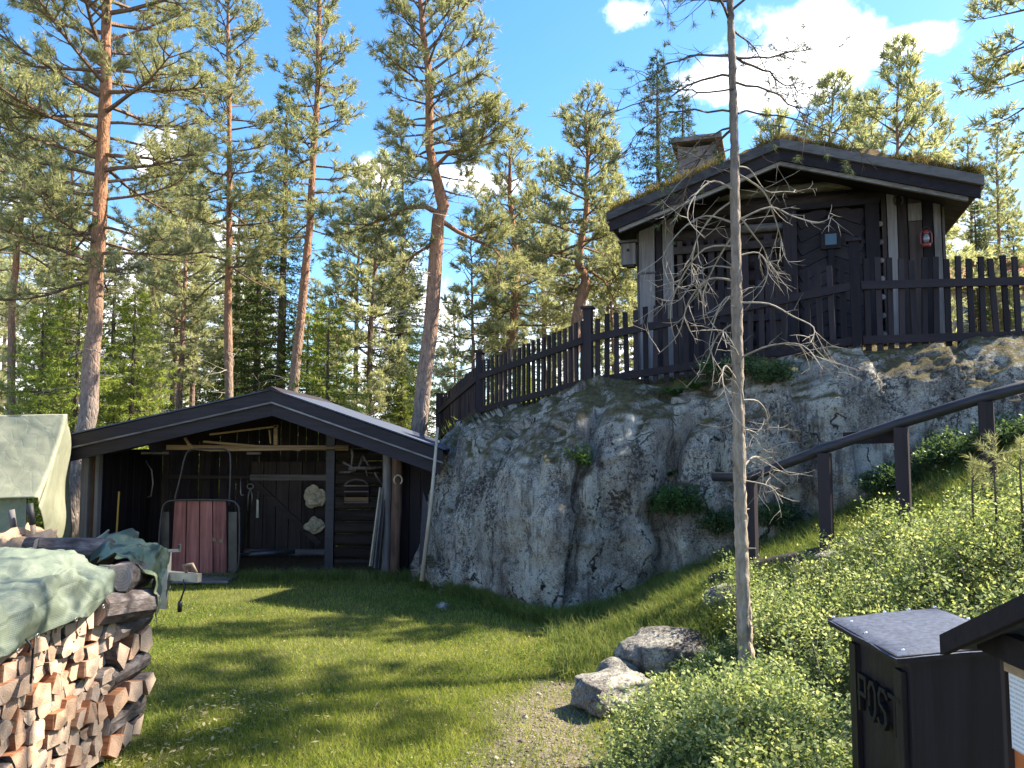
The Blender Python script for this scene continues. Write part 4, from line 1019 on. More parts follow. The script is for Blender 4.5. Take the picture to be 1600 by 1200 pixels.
# ---- repeated forest trees: prototypes copied with shared meshes
def spruce_proto(name, H, Rb, seed, needm, label, group, K=7, nl=.10, nw=.022, step=.28, bare=.3):
    T = Tree(seed); r = T.r
    T.trunk.tube([(0, 0, -.3), (0, 0, H*.4), (.02, 0, H*.8), (0, 0, H)], [H*.014, H*.010, H*.005, .01], 8)
    z = bare
    while z < H-.1:
        t = z/H; n = 7 if t < .7 else 5; a0 = r.uniform(0, 6.28)
        for k in range(n):
            az = a0+6.283*k/n+r.gauss(0, .2); L = Rb*(1-t)**.85*r.uniform(.75, 1.12)+.08
            d = Vector((math.cos(az), math.sin(az), .15-.25*(1-t)))
            pts = T.poly((0, 0, z+r.uniform(-.08, .08)), d, L, 5, .12, .42, .28)
            T.br.tube(pts, [max(.006, .016*L)*(1-.8*i/5) for i in range(6)], 4, cap=False)
            m = max(3, int(L*9)); N = 5
            for j in range(m):
                f = .12+.88*(j+.5)/m; x = f*N; i = min(int(x), N-1); p = pts[i].lerp(pts[i+1], x-i); dd = (pts[i+1]-pts[i]).normalized(); sd = dd.cross(Vector((0, 0, 1))).normalized()
                for sg in (-1, 1):
                    tl = (.12+.34*L*(1-f*.8))*r.uniform(.7, 1.15)*.75; d2 = (dd*.8+sd*sg*.9+Vector((0, 0, r.uniform(-.45, .05)))).normalized()
                    q = max(1, int(tl/.10))
                    for w in range(q):
                        T.tw.append((tuple(p+d2*(tl*(w+.5)/q)+Vector((0, 0, -.04*w))), tuple(d2+Vector((0, 0, -.1*w))), r.uniform(.8, 1.15)))
            T.tw.append((tuple(pts[-1]), tuple((pts[-1]-pts[-2]).normalized()), 1.2))
        z += step*r.uniform(.85, 1.15)*(1.1-.5*t)
    T.tw.append(((0, 0, H), (0, 0, 1), 1.3))
    return finish_tree(T, name, (0, 0, 0), label, 'tree', 'bark_spruce', needm, K, nl, nw, group, (.5, 1.2))
def pine_proto(seed, H, cstart, Rw, nbr, label, group, needm='pine_needles_far', K=15, nl=.18, nw=.027, r0=.13, lean=.3, tn=4):
    r = random.Random(seed); tp = []
    lx, ly = r.uniform(-lean, lean), r.uniform(-lean, lean)
    for i in range(7):
        t = i/6; tp.append((Vector((lx*t*t+r.gauss(0, .05)*t, ly*t*t+r.gauss(0, .05)*t, -.3+(H+.3)*t)), r0*(1-.85*t)))
    sh = r.uniform(.6, 1)
    return pine('pine_tree', Vector((0, 0, 0)), tp, H*cstart, H-.05, lambda u, a: Rw*(1-u)**.6*(.55+.45*min(1, u*3))+.15, nbr, label, seed, 'bark_far', needm, K, nl, nw, 5, group, stubs=14, tn=tn)
def copy_tree(root, loc, rz, sc, label, group=None, swap=None):
    c = root.copy(); COL.objects.link(c); c.location = loc; c.rotation_euler = (0, 0, rz); c.scale = (sc, sc, sc); c['label'] = label
    if group: c['group'] = group
    for ch in root.children:
        d = ch.copy(); COL.objects.link(d); d.parent = c
    return c
def plant(proto, used, px, Y, top_py, H, label, group, rz=None, r=random.Random(77)):
    x = (px-800)/1200*Y*1.0; g = h1(x, Y); zt = at(px, top_py, Y).z; sc = max(.35, (zt-g)/H)
    rz = r.uniform(0, 6.28) if rz is None else rz
    if not used[0]:
        used[0] = True; proto.location = (x, Y, g); proto.rotation_euler = (0, 0, rz); proto.scale = (sc,)*3; proto['label'] = label; proto['group'] = group; return proto
    return copy_tree(proto, (x, Y, g), rz, sc, label, group)
GF = 'forest trees behind the shed and fence'
PP = [(pine_proto(101, 11, .42, 1.5, 52, 'x', GF), [False], 11), (pine_proto(102, 12, .35, 1.7, 60, 'x', GF, r0=.14), [False], 12),
      (pine_proto(103, 9, .25, 1.55, 56, 'x', GF, r0=.11), [False], 9), (pine_proto(104, 7, .12, 1.35, 54, 'x', GF, r0=.08), [False], 7)]
SP = [(spruce_proto('spruce_tree', 9, 1.55, 201, 'spruce_needles', 'x', GF, bare=.8), [False], 9), (spruce_proto('spruce_tree', 4.2, 1.25, 203, 'spruce_bright', 'x', GF, K=9, nl=.085, nw=.017, step=.22), [False], 4.2),
      (spruce_proto('spruce_tree', 11, 1.3, 202, 'spruce_needles', 'x', GF, bare=2.2), [False], 11)]
def P(k, px, Y, top, label): a = PP[k]; return plant(a[0], a[1], px, Y, top, a[2], label, GF)
def Sx(k, px, Y, top, label): a = SP[k]; return plant(a[0], a[1], px, Y, top, a[2], label, GF)
# told-apart trees
Sx(1, 118, 14.8, 425, 'bright green young spruce left of the big pine trunk')
Sx(1, 205, 15.8, 450, 'bright green young spruce just right of the big pine trunk')
Sx(1, 60, 16.5, 470, 'bright green young spruce nearest the left edge')
Sx(0, 172, 18.5, 380, 'dark spruce behind the bright young spruces at left')
Sx(2, 437, 20, 130, 'tall narrow dark spruce between the slim pine and the leaning pine')
Sx(0, 400, 22, 260, 'dark spruce left of the tall narrow spruce')
Sx(1, 512, 16.5, 470, 'yellow-green spruce right of the leaning pine trunk')
Sx(1, 480, 19.5, 480, 'yellow-green spruce half hidden by the leaning pine trunk')
Sx(0, 625, 24, 230, 'pointed dark spruce top between the leaning and the crooked pine')
Sx(0, 1035, 21, 85, 'dark spruce rising behind the left roof slope and chimney')
Sx(0, 1075, 24, 150, 'dark spruce directly behind the chimney')
P(3, 1400, 19, 80, 'young pine behind the right roof slope, tallest of the three there')
P(3, 1455, 20, 140, 'young pine behind the right roof slope, nearest the eave')
P(3, 1300, 21, 125, 'young pine behind the cabin ridge')
P(3, 1230, 24, 175, 'low young pine top just right of the ridge pole')
P(3, 1345, 24, 165, 'faint young pine between the two clearest ones above the roof')
P(1, 1572, 26, 200, 'pine right of the cabin at the frame edge')
P(0, 1530, 30, 215, 'pine between the right eave and the frame edge')
P(2, 1590, 38, 300, 'distant pine low at the right frame edge')
P(0, 555, 24, 265, 'thin leaning pine seen between the leaning and crooked pines')
P(2, 575, 21, 250, 'bushy pine behind the right half of the shed roof')
P(1, 280, 21, 240, 'pine between the big left pine and the slim pine')
P(0, 300, 26, 300, 'pine with dark twisted stem behind the shed, left of the slim pine')
P(2, 850, 22, 240, 'pine between the two pines behind the fence')
P(3, 740, 17, 330, 'small pine right of the crooked pine trunk')
P(2, 950, 20, 260, 'pine beside the left cabin eave')
P(3, 960, 18, 330, 'small pine below the nest box, behind the fence')
P(1, 90, 24, 150, 'pine left of the big pine, farther back')
P(0, -30, 20, 100, 'pine crown leaning in from the left frame edge')
P(1, 230, 28, 260, 'distant pine seen past the right side of the big pine')
# deeper wood: told apart only by what they stand behind
def sector(px):
    for x, w in ((90, 'behind the covered boat'), (300, 'between the big left pine and the slim pine'), (430, 'behind the slim pine'), (560, 'behind the leaning pine'), (660, 'left of the crooked pine'), (800, 'right of the crooked pine'), (980, 'behind the fence left of the cabin'), (1500, 'behind the cabin')):
        if px < x: return w
    return 'right of the cabin'
rf = random.Random(42)
for i in range(58):
    px = rf.uniform(-250, 1850); Y = rf.uniform(24, 46); top = rf.uniform(280, 470) if px < 1000 else rf.uniform(300, 500)
    if rf.random() < .68: P(rf.choice((0, 1, 2, 3)), px, Y, top, 'pine in the crowded far wood, '+sector(px))
    else: Sx(rf.choice((0, 2, 0)), px, Y, top, 'dark spruce in the crowded far wood, '+sector(px))
for i in range(24):
    px = rf.uniform(-50, 960); Y = rf.uniform(17, 26)
    if rf.random() < .55: Sx(1, px, Y, rf.uniform(530, 610), 'low light green spruce sapling '+sector(px))
    else: P(3, px, Y, rf.uniform(500, 600), 'low pine sapling '+sector(px))
# trees right of the frame that shade the lawn; two reach into the picture
b = Vector((6.9, 8.0, h1(6.9, 8.0)))
def side_pine(x, y, H, k, rz, label, sc_w=1):
    a = PP[k]; return copy_tree(a[0], (x, y, h1(x, y)), rz, H/a[2], label, 'pines right of the frame beyond the cabin')
PP.append((pine_proto(105, 12, .76, 1.6, 34, 'x', GF, r0=.15, lean=.1), [True], 12))  # added unseen pine, crown raised to shade the lawn but miss the bank
SIDE = [(7.1, 9.8, 8.6, 1, .4), (18, 13.0, 11, 1, 1.)]
tag(PP[4][0], 'unseen high-crowned pine added to shade the lawn, beyond the mailbox', 'tree', 'pines right of the frame beyond the cabin').location = (9.6, 8.1, h1(9.6, 8.1))
copy_tree(PP[4][0], (8.6, 4.6, h1(8.6, 4.6)), 2.1, .92, 'unseen high-crowned pine added to shade the lawn, nearest the noticeboard', 'pines right of the frame beyond the cabin')
for i, (x, y, H, k, rz) in enumerate(SIDE):
    side_pine(x, y, H, k, rz, 'pine whose dark branches reach in at the upper right corner' if i == 0 else 'pine standing right of the frame beyond the cabin')
# ------------------------------------------------------------------ stones
def stone(loc, size, seed, label, name='boulder', rz=0, flat=False):
    import bmesh
    bm = bmesh.new(); bmesh.ops.create_icosphere(bm, subdivisions=5, radius=1)
    r = random.Random(seed); off = Vector((r.uniform(0, 50),)*3)
    for v in bm.verts:
        p = v.co.copy()
        if flat:
            q = max(abs(p.x), abs(p.y), abs(p.z)*1.0); p = p.lerp(p/q*.86, .75)
        n = mnoise.fractal(p*1.3+off, 1, 2, 4)*.16+mnoise.fractal(p*5+off, 1, 2, 3)*.03
        p = p*(1+n); v.co = Vector((p.x*size[0], p.y*size[1], p.z*size[2]))
    m = bpy.data.meshes.new(name); bm.to_mesh(m); bm.free(); m.materials.append(M['boulder']); m.polygons.foreach_set('use_smooth', [True]*len(m.polygons))
    o = mk(name, m, None, loc); o.rotation_euler = (0, 0, rz); return tag(o, label, 'rock')
p = at(955, 1060, 5.05); stone((p.x, 5.05, .06), (.25, .20, .115), 1, 'flat-topped grey stone slab at the edge of the gravel path', 'stone_slab', .5, True)
p = at(1045, 1010, 5.7); stone((p.x, 5.75, .13), (.37, .30, .165), 4, 'rounded pale boulder behind the flat slab')
p = at(965, 1020, 5.6); stone((p.x, 5.6, .02), (.16, .14, .10), 6, 'small grey stone between the slab and the rounded boulder')
p = at(1130, 945, 6.3); stone((p.x, 6.3, .38), (.14, .14, .13), 8, 'grey stone at the foot of the first handrail post')
p = at(692, 935, 8.4); stone((p.x, 8.4, h1(p.x, 8.4)+.02), (.07, .06, .05), 9, 'small stone lying alone on the lawn by the rock', 'stone')
p = at(1290, 882, 6.15); stone((p.x, 6.05, h1(p.x, 6.05)+.08), (.13, .1, .07), 12, 'flat pale stone at the foot of the second handrail post', 'stone')

# ------------------------------------------------------------------ firewood
FX = -2.12
def log_mesh(kind, seed, L=.36, rad=.07):
    r = random.Random(seed); mb = MB()
    if kind == 'round': prof = [(math.cos(q)*rad*r.uniform(.93, 1.05), math.sin(q)*rad*r.uniform(.9, 1.05)) for q in np.linspace(0, 2*math.pi, 10)[:-1]]; barks = set(range(9))
    elif kind == 'half':
        prof = [(math.cos(q)*rad*1.1, math.sin(q)*rad*1.1-.03) for q in np.linspace(-.1, math.pi+.1, 7)]; barks = set(range(6))
    elif kind == 'quarter':
        prof = [(-rad*.7, -rad*.7)]+[(-rad*.7+math.cos(q)*rad*1.7, -rad*.7+math.sin(q)*rad*1.7) for q in np.linspace(0, math.pi/2, 5)]; barks = {1, 2, 3, 4}
    else:
        prof = [(-rad*1.0, -rad*.75), (rad*.9, -rad*.9), (rad*1.0, rad*.5), (-rad*.2, rad*.95), (-rad*.95, rad*.4)]; barks = set()
    prof = [(a+r.gauss(0, rad*.06), b+r.gauss(0, rad*.06)) for a, b in prof]; n = len(prof)
    rings = []
    for i, x in enumerate((-L/2, -L/2+.008, 0, L/2-.008, L/2)):
        k = .95 if i in (0, 4) else 1
        rings.append([(x+(r.gauss(0, .004) if i in (0, 4) else 0), a*k+r.gauss(0, .002), b*k+r.gauss(0, .002)) for a, b in prof])
    for ring in rings: mb.v += ring
    for i in range(4):
        for k in range(n):
            mb.f.append((i*n+k, i*n+(k+1) % n, (i+1)*n+(k+1) % n, (i+1)*n+k)); mb.mi.append(2 if k in barks else 1)
    mb.f.append(tuple(reversed(range(n)))); mb.mi.append(0); mb.f.append(tuple(4*n+k for k in range(n))); mb.mi.append(0)
    return mb.mesh('firewood_log', ['log_end', 'log_split', 'log_bark'])
KIND = ['round', 'quarter', 'quarter', 'half', 'wedge', 'wedge', 'half']
LM = [log_mesh(KIND[i % 7], 400+i) for i in range(28)]
rl = random.Random(8)
GW = 'split firewood in the woodpile'
ORD = ('first', 'second', 'third', 'fourth', 'fifth', 'sixth', 'seventh', 'eighth', 'ninth', 'tenth', 'eleventh', 'twelfth', 'thirteenth', 'fourteenth', 'fifteenth', 'sixteenth', 'seventeenth', 'eighteenth', 'nineteenth', 'twentieth')
def firewood():
    cell = .108
    z = .055; row = 0
    gz = h1(FX, 3.5)
    while z < 1.0:
        y = 3.0+rl.uniform(0, .06); rowlogs = []; rowh = rl.uniform(.072, .090)
        while y < 4.12:
            w = rl.uniform(.070, .125)
            li = rl.randrange(28); o = mk('firewood_log', LM[li])
            o.location = (FX-.18+rl.uniform(-.025, .03), y+w/2, gz+z+rl.uniform(-.012, .012)); o.scale = (1, w/.118, rowh/.104)
            o.rotation_euler = (rl.choice((0, math.pi, .35, -.35, math.pi/2, 2.6)) if abs(w-.09) < .02 else rl.choice((0, math.pi)), 0, rl.gauss(0, .03))
            rowlogs.append((o, KIND[li % 7])); y += w*.94
        for q, (o, kd) in enumerate(reversed(rowlogs)): tag(o, '%s, %s row up, %s from the criss-crossed end of the woodpile' % ({'round': 'round log', 'half': 'half-round log', 'quarter': 'quartered log', 'wedge': 'split wedge of wood'}[kd], ORD[row], ORD[q]), 'log', GW)
        z += rowh*.95; row += 1
    # criss-cross end of the pile
    z = .06; k = 0
    while z < 1.0:
        if k % 2 == 0:
            for j in range(3):
                o = mk('firewood_log', LM[rl.randrange(28)]); o.location = (FX-.17+rl.uniform(-.02, .05), 4.19+j*.15, gz+z); o.rotation_euler = (rl.uniform(0, 6.28), 0, rl.gauss(0, .06)); o.scale = (1.0, 1.0, .95)
                tag(o, 'log pointing at the lawn, %s in the %s layer of the criss-crossed woodpile end' % (ORD[j], ORD[k]), 'log', GW)
        else:
            for j in range(3):
                o = mk('firewood_log', LM[rl.choice((0, 7, 14, 21, 3, 10, 17))]); o.location = (FX-.03-j*.14+rl.uniform(-.02, .03), 4.34, gz+z); o.rotation_euler = (rl.uniform(0, 6.28), 0, math.pi/2+rl.gauss(0, .08)); o.scale = (1.1, .95, .9)
                tag(o, 'log lying lengthways, %s in the %s layer of the criss-crossed woodpile end' % (ORD[j], ORD[k]), 'log', GW)
        z += .118; k += 1
    # bark-covered logs lying on top
    for (px, py, Y, ax, s, lab) in ((118, 852, 4.55, .6, 1.05, 'grey-barked log lying on top of the woodpile, left of the camouflage sheet'), (207, 888, 4.3, 1.75, 1.1, 'thick bark-covered log poking out below the camouflage sheet'), (190, 938, 4.15, 1.35, 1.25, 'dark barked log under the right edge of the green sheet'), (95, 850, 4.75, .2, .9, 'pale log lying behind the green sheet')):
        p = at(px, py, Y); o = mk('firewood_log', LM[0 if s != 1.25 else 7]); o.location = (p.x, Y, p.z-.03); o.scale = (1.1, s, s); o.rotation_euler = (0, .1, ax); tag(o, lab, 'log', GW)
firewood()

# sheets over the woodpile
def cloth(name, nu, nv, fn, mat, label, amp=.012, sc=6, seed=0, th=.004):
    V = np.zeros((nu, nv, 3))
    for i in range(nu):
        for j in range(nv):
            p = Vector(fn(i/(nu-1), j/(nv-1))); n = mnoise.fractal(p*sc+Vector((seed, 0, 0)), 1, 2, 3)
            V[i, j] = p+Vector((n*amp, n*amp*.5, n*amp*1.2))
    o = mk(name, grid_mesh(name, V, nu, nv, mat)); m = o.modifiers.new('s', 'SOLIDIFY'); m.thickness = th
    return tag(o, label, 'tarpaulin')
def green_sheet(u, v):
    y = 2.5+1.62*u; edge = FX+.045
    sag = .02*math.sin(u*9)+.03*math.sin(u*4+1)
    # v: 0 back .. 0.55 front top edge .. 1 hanging hem
    if v < .55:
        k = v/.55; x = FX-.95+k*.93; z = 1.07+.05*math.sin(k*3.1)+.03*math.sin(u*7+k*3)*k
        z -= .02*max(0, k-.85)/.15
    else:
        k = (v-.55)/.45; hem = .30+.03*math.sin(u*5+.5)-.04*u
        x = edge-.02+.035*math.sin(u*16+k*2)*k+.05*math.sin(k*2.2); z = 1.062-(hem-.05)*k+.03*math.sin(u*7+3)*(1-k)-.01
    return (x, y, z+sag*.6-.03*u)
cloth('tarpaulin', 120, 100, green_sheet, 'tarp_blue', 'blue-green tarpaulin sheet draped over the top of the woodpile', .030, 6)
CN = [[(138, 852, 4.9), (172, 828, 4.85), (210, 834, 4.8), (244, 849, 4.75), (258, 872, 4.8)],
      [(134, 866, 4.6), (170, 846, 4.55), (206, 850, 4.5), (243, 858, 4.5), (257, 902, 4.5)],
      [(150, 876, 4.42), (184, 860, 4.38), (215, 868, 4.34), (238, 900, 4.36), (259, 942, 4.4)],
      [(186, 866, 4.2), (213, 880, 4.2), (231, 908, 4.24), (246, 942, 4.3), (254, 966, 4.35)]]
CN = np.array([[list(at(*c)) for c in row] for row in CN])
def camo_sheet(u, v):
    a = u*3; b_ = v*4; i = min(int(a), 2); j = min(int(b_), 3); f = a-i; g = b_-j; f = f*f*(3-2*f); g = g*g*(3-2*g)
    return (CN[i, j]*(1-f)+CN[i+1, j]*f)*(1-g)+(CN[i, j+1]*(1-f)+CN[i+1, j+1]*f)*g
gs = [o for o in COL.objects if o.name == 'tarpaulin'][0]
for k in range(5):                       # eyelets along the hem, and a cord through one
    u = .42+.135*k; c = Vector(green_sheet(u, .965)); mb = MB().tube([(0, .009*math.cos(q), .009*math.sin(q)) for q in np.linspace(0, 6.283, 13)], .0022, 6, cap=False)
    o = mb.build('eyelet', 'metal_grey', gs, True); o.location = c+Vector((.028, 0, 0))
c = Vector(green_sheet(.45, .9))+Vector((.03, 0, 0))
o = MB().tube([c, c+Vector((.01, .02, -.03)), c+Vector((.012, .0, -.05)), c+Vector((.01, .035, -.04)), c+Vector((.012, .03, -.11)), c+Vector((.0, .045, -.19))], .005, 6).build('tie_cord', 'cord_black', gs, True)
cloth('tarpaulin', 70, 80, camo_sheet, 'tarp_camo', 'crumpled camouflage sheet hanging over the far end of the woodpile', .05, 6, 3)

# tan canvas bundle and tool handles behind the pile
def bundle():
    nu, nv = 40, 26; V = np.zeros((nu, nv, 3)); c = at(38, 850, 5.2); g = h1(c.x, 5.2)
    for i in range(nu):
        for j in range(nv):
            a = 2*math.pi*i/(nu-1); t = j/(nv-1); zz = g+(c.z+.10-g)*min(1, t*1.15); rr = (.34-.05*t) if t < .87 else (.30*(1-t)/.13)
            n = mnoise.fractal(Vector((math.cos(a)*2, math.sin(a)*2, t*5)), 1, 2, 3)*.05
            V[i, j] = (c.x+(rr+n)*math.cos(a)*.62, 5.2+(rr+n)*math.sin(a)*.7, zz-(.06 if t > .87 else 0)*abs(math.sin(a*1.5))+n)
    o = mk('canvas_sack', grid_mesh('canvas_sack', V, nu, nv, 'sack_cloth')); tag(o, 'tan canvas sack standing behind the woodpile', 'sack')
    for (px, py0, py1, dx, lab, grip) in ((25, 835, 800, -7, 'grey tool handle sticking up from the tan sack, left one', 0), (55, 835, 790, -8, 'wooden tool handle with dark grip sticking up from the tan sack', 1)):
        p0, p1 = at(px, 850, 5.2), at(px+dx, py1, 5.2); d = (p1-p0)
        r_ = empty('tool_handle', p0-Vector((0, 0, .55)), lab, 'tool')
        q0 = Vector((0, 0, .0)); q1 = p1-Vector(r_.location)
        MB().tube([q0, Vector((0, 0, .55)), q1], .017, 8).build('shaft', 'handle_wood' if grip else 'grey_wood', r_, True)
        MB().tube([q1-d*.5, q1+d.normalized()*.015], .021, 8).build('grip', 'black_rubber' if grip else 'grey_wood', r_, True)
bundle()

# ------------------------------------------------------------------ covered boat on its trailer
def covered_boat():
    p = at(94, 646, 8.8); X1, ZT = p.x, p.z
    gz = h1(-6, 8.6)
    root = empty('covered_boat', (X1-1.6, 9.1, gz), 'boat under a pale green tarpaulin at the left edge', 'boat')
    nu, nv = 90, 60; V = np.zeros((nu, nv, 3)); xl = X1-3.6
    # main sheet: front panel then wraps round the end
    for i in range(nu):
        for j in range(nv):
            u = i/(nu-1); v = j/(nv-1)
            if u < .72:
                k = u/.72; x = xl+(X1-xl)*k; top = Vector((x, 8.95, ZT-.02*math.sin(k*math.pi)))
                fb = at(57, 782, 8.3); bot = Vector((xl+(fb.x-xl)*k, 8.3+.05*math.sin(k*7), fb.z+.03*math.sin(k*8)))
                q = top.lerp(bot, v); q.y += .05*math.sin(v*3.1)
            else:
                k = (u-.72)/.28; fb = at(57, 782, 8.3); eb = at(100, 838, 10.4); et = at(97, 652, 10.5)
                top = Vector((X1, 8.95, ZT)).lerp(et, k); bot = fb.lerp(eb, k); bot.z -= .35*math.sin(min(1, k*2.2)*math.pi/2)*(1-k*.3)
                q = top.lerp(bot, v); q.x += (.13*math.sin(v*3.1)+.05*math.sin(v*9))*min(1, k*2)*.9+.02*math.sin(k*14)*v
            n = mnoise.fractal(q*3.2, 1, 2, 3)*.016; V[i, j] = q+Vector((n, -n, n*.3))
    cut = int(.72*(nu-1))+1
    for nm, Vp in (('tarpaulin_side', V[:cut+1]), ('tarpaulin_end', V[cut:])):
        o = mk(nm, grid_mesh(nm, Vp, len(Vp), nv, 'tarp_pale'), root); o.location = -Vector(root.location)
        m = o.modifiers.new('s', 'SOLIDIFY'); m.thickness = .004
    W2 = np.zeros((30, 12, 3))
    for i in range(30):                      # top of the cover
        for j in range(12):
            u = i/29; v = j/11; W2[i, j] = (xl+(X1-xl)*u-.86*v, 8.95+1.5*v, ZT-.004-.02*math.sin(u*math.pi)*(1-v)-.06*v)
    o = mk('tarpaulin_top', grid_mesh('tarpaulin_top', W2, 30, 12, 'tarp_pale'), root); o.location = -Vector(root.location)
    # lower skirt sheet
    Sg = np.zeros((50, 20, 3))
    for i in range(50):
        for j in range(20):
            u = i/49; v = j/19; x = xl+(X1-.10-xl)*u; q = Vector((x, 8.42+.05*math.sin(u*20)*v, 1.06-1.0*v)); Sg[i, j] = q
    o = mk('skirt', grid_mesh('skirt', Sg, 50, 20, 'tarp_blue'), root); o.location = -Vector(root.location)
    # hull under the cover
    mb = MB(); mb.prism([(xl+.1, 8.5, .5), (xl+.1, 9.0, .12), (xl+.1, 9.6, .12), (xl+.1, 10.2, .5), (xl+.1, 10.2, 1.0), (xl+.1, 8.5, 1.0)], (X1-1.3-xl, 0, 0)); o = mb.build('hull', 'metal_dark', root); o.location = -Vector(root.location)
    # trailer
    tr = empty('boat_trailer', (X1, 8.3, gz), 'grey metal trailer drawbar with coupling and jockey post by the woodpile', 'trailer')
    TL = Vector(tr.location)
    tip = at(312, 903, 7.2); z = tip.z
    MB().beam(Vector((X1-1.5, 9.0, z))-TL, Vector((tip.x-.28, 7.27, z))-TL, .07, .09).build('drawbar', 'metal_grey', tr)
    MB().beam(Vector((tip.x-.30, 7.27, z+.01))-TL, Vector((tip.x, 7.2, z+.0))-TL, .06, .075).build('coupling', 'metal_grey', tr)
    MB().tube([Vector((tip.x-.13, 7.22, z+.04))-TL, Vector((tip.x-.16, 7.22, z+.11))-TL, Vector((tip.x-.08, 7.22, z+.12))-TL, Vector((tip.x-.03, 7.2, z+.05))-TL], [.015, .018, .018, .012], 7).build('coupling_handle', 'rust_iron', tr, True)
    q = at(258, 900, 7.25)
    MB().box(Vector((q.x, 7.25, z+.06))-TL, (.075, .075, .34)).build('jockey_post', 'metal_grey', tr)
    MB().beam(Vector((q.x-.03, 7.25, z+.235))-TL, Vector((q.x+.13, 7.25, z+.245))-TL, .03, .025).build('crank', 'metal_grey', tr)
    MB().tube([Vector((q.x+.125, 7.25, z+.24))-TL, Vector((q.x+.125, 7.25, z+.30))-TL], .016, 8).build('crank_knob', 'black_rubber', tr)
    MB().box(Vector((q.x, 7.25, z-.16))-TL, (.05, .05, .26)).build('jockey_leg', 'metal_grey', tr)
    cpx = at(286, 915, 7.18)
    MB().tube([Vector((cpx.x, 7.18, z-.01))-TL, Vector((cpx.x+.02, 7.17, z-.08))-TL, Vector((cpx.x+.01, 7.17, z-.12))-TL, Vector((cpx.x-.015, 7.17, z-.20))-TL], .008, 6).build('cable', 'cord_black', tr, True)
    MB().tube([Vector((cpx.x-.015, 7.17, z-.20))-TL, Vector((cpx.x-.018, 7.17, z-.22))-TL, Vector((cpx.x-.02, 7.17, z-.30))-TL], [.012, .022, .02], 9).build('plug', 'cord_black', tr, True)
    for s in (8.75, 9.95):
        mb = MB().tube([(0, -.08, 0), (0, .08, 0)], .27, 20); o = mb.build('wheel', 'black_rubber', tr); o.location = Vector((X1-1.9, s, gz+.27))-TL
covered_boat()

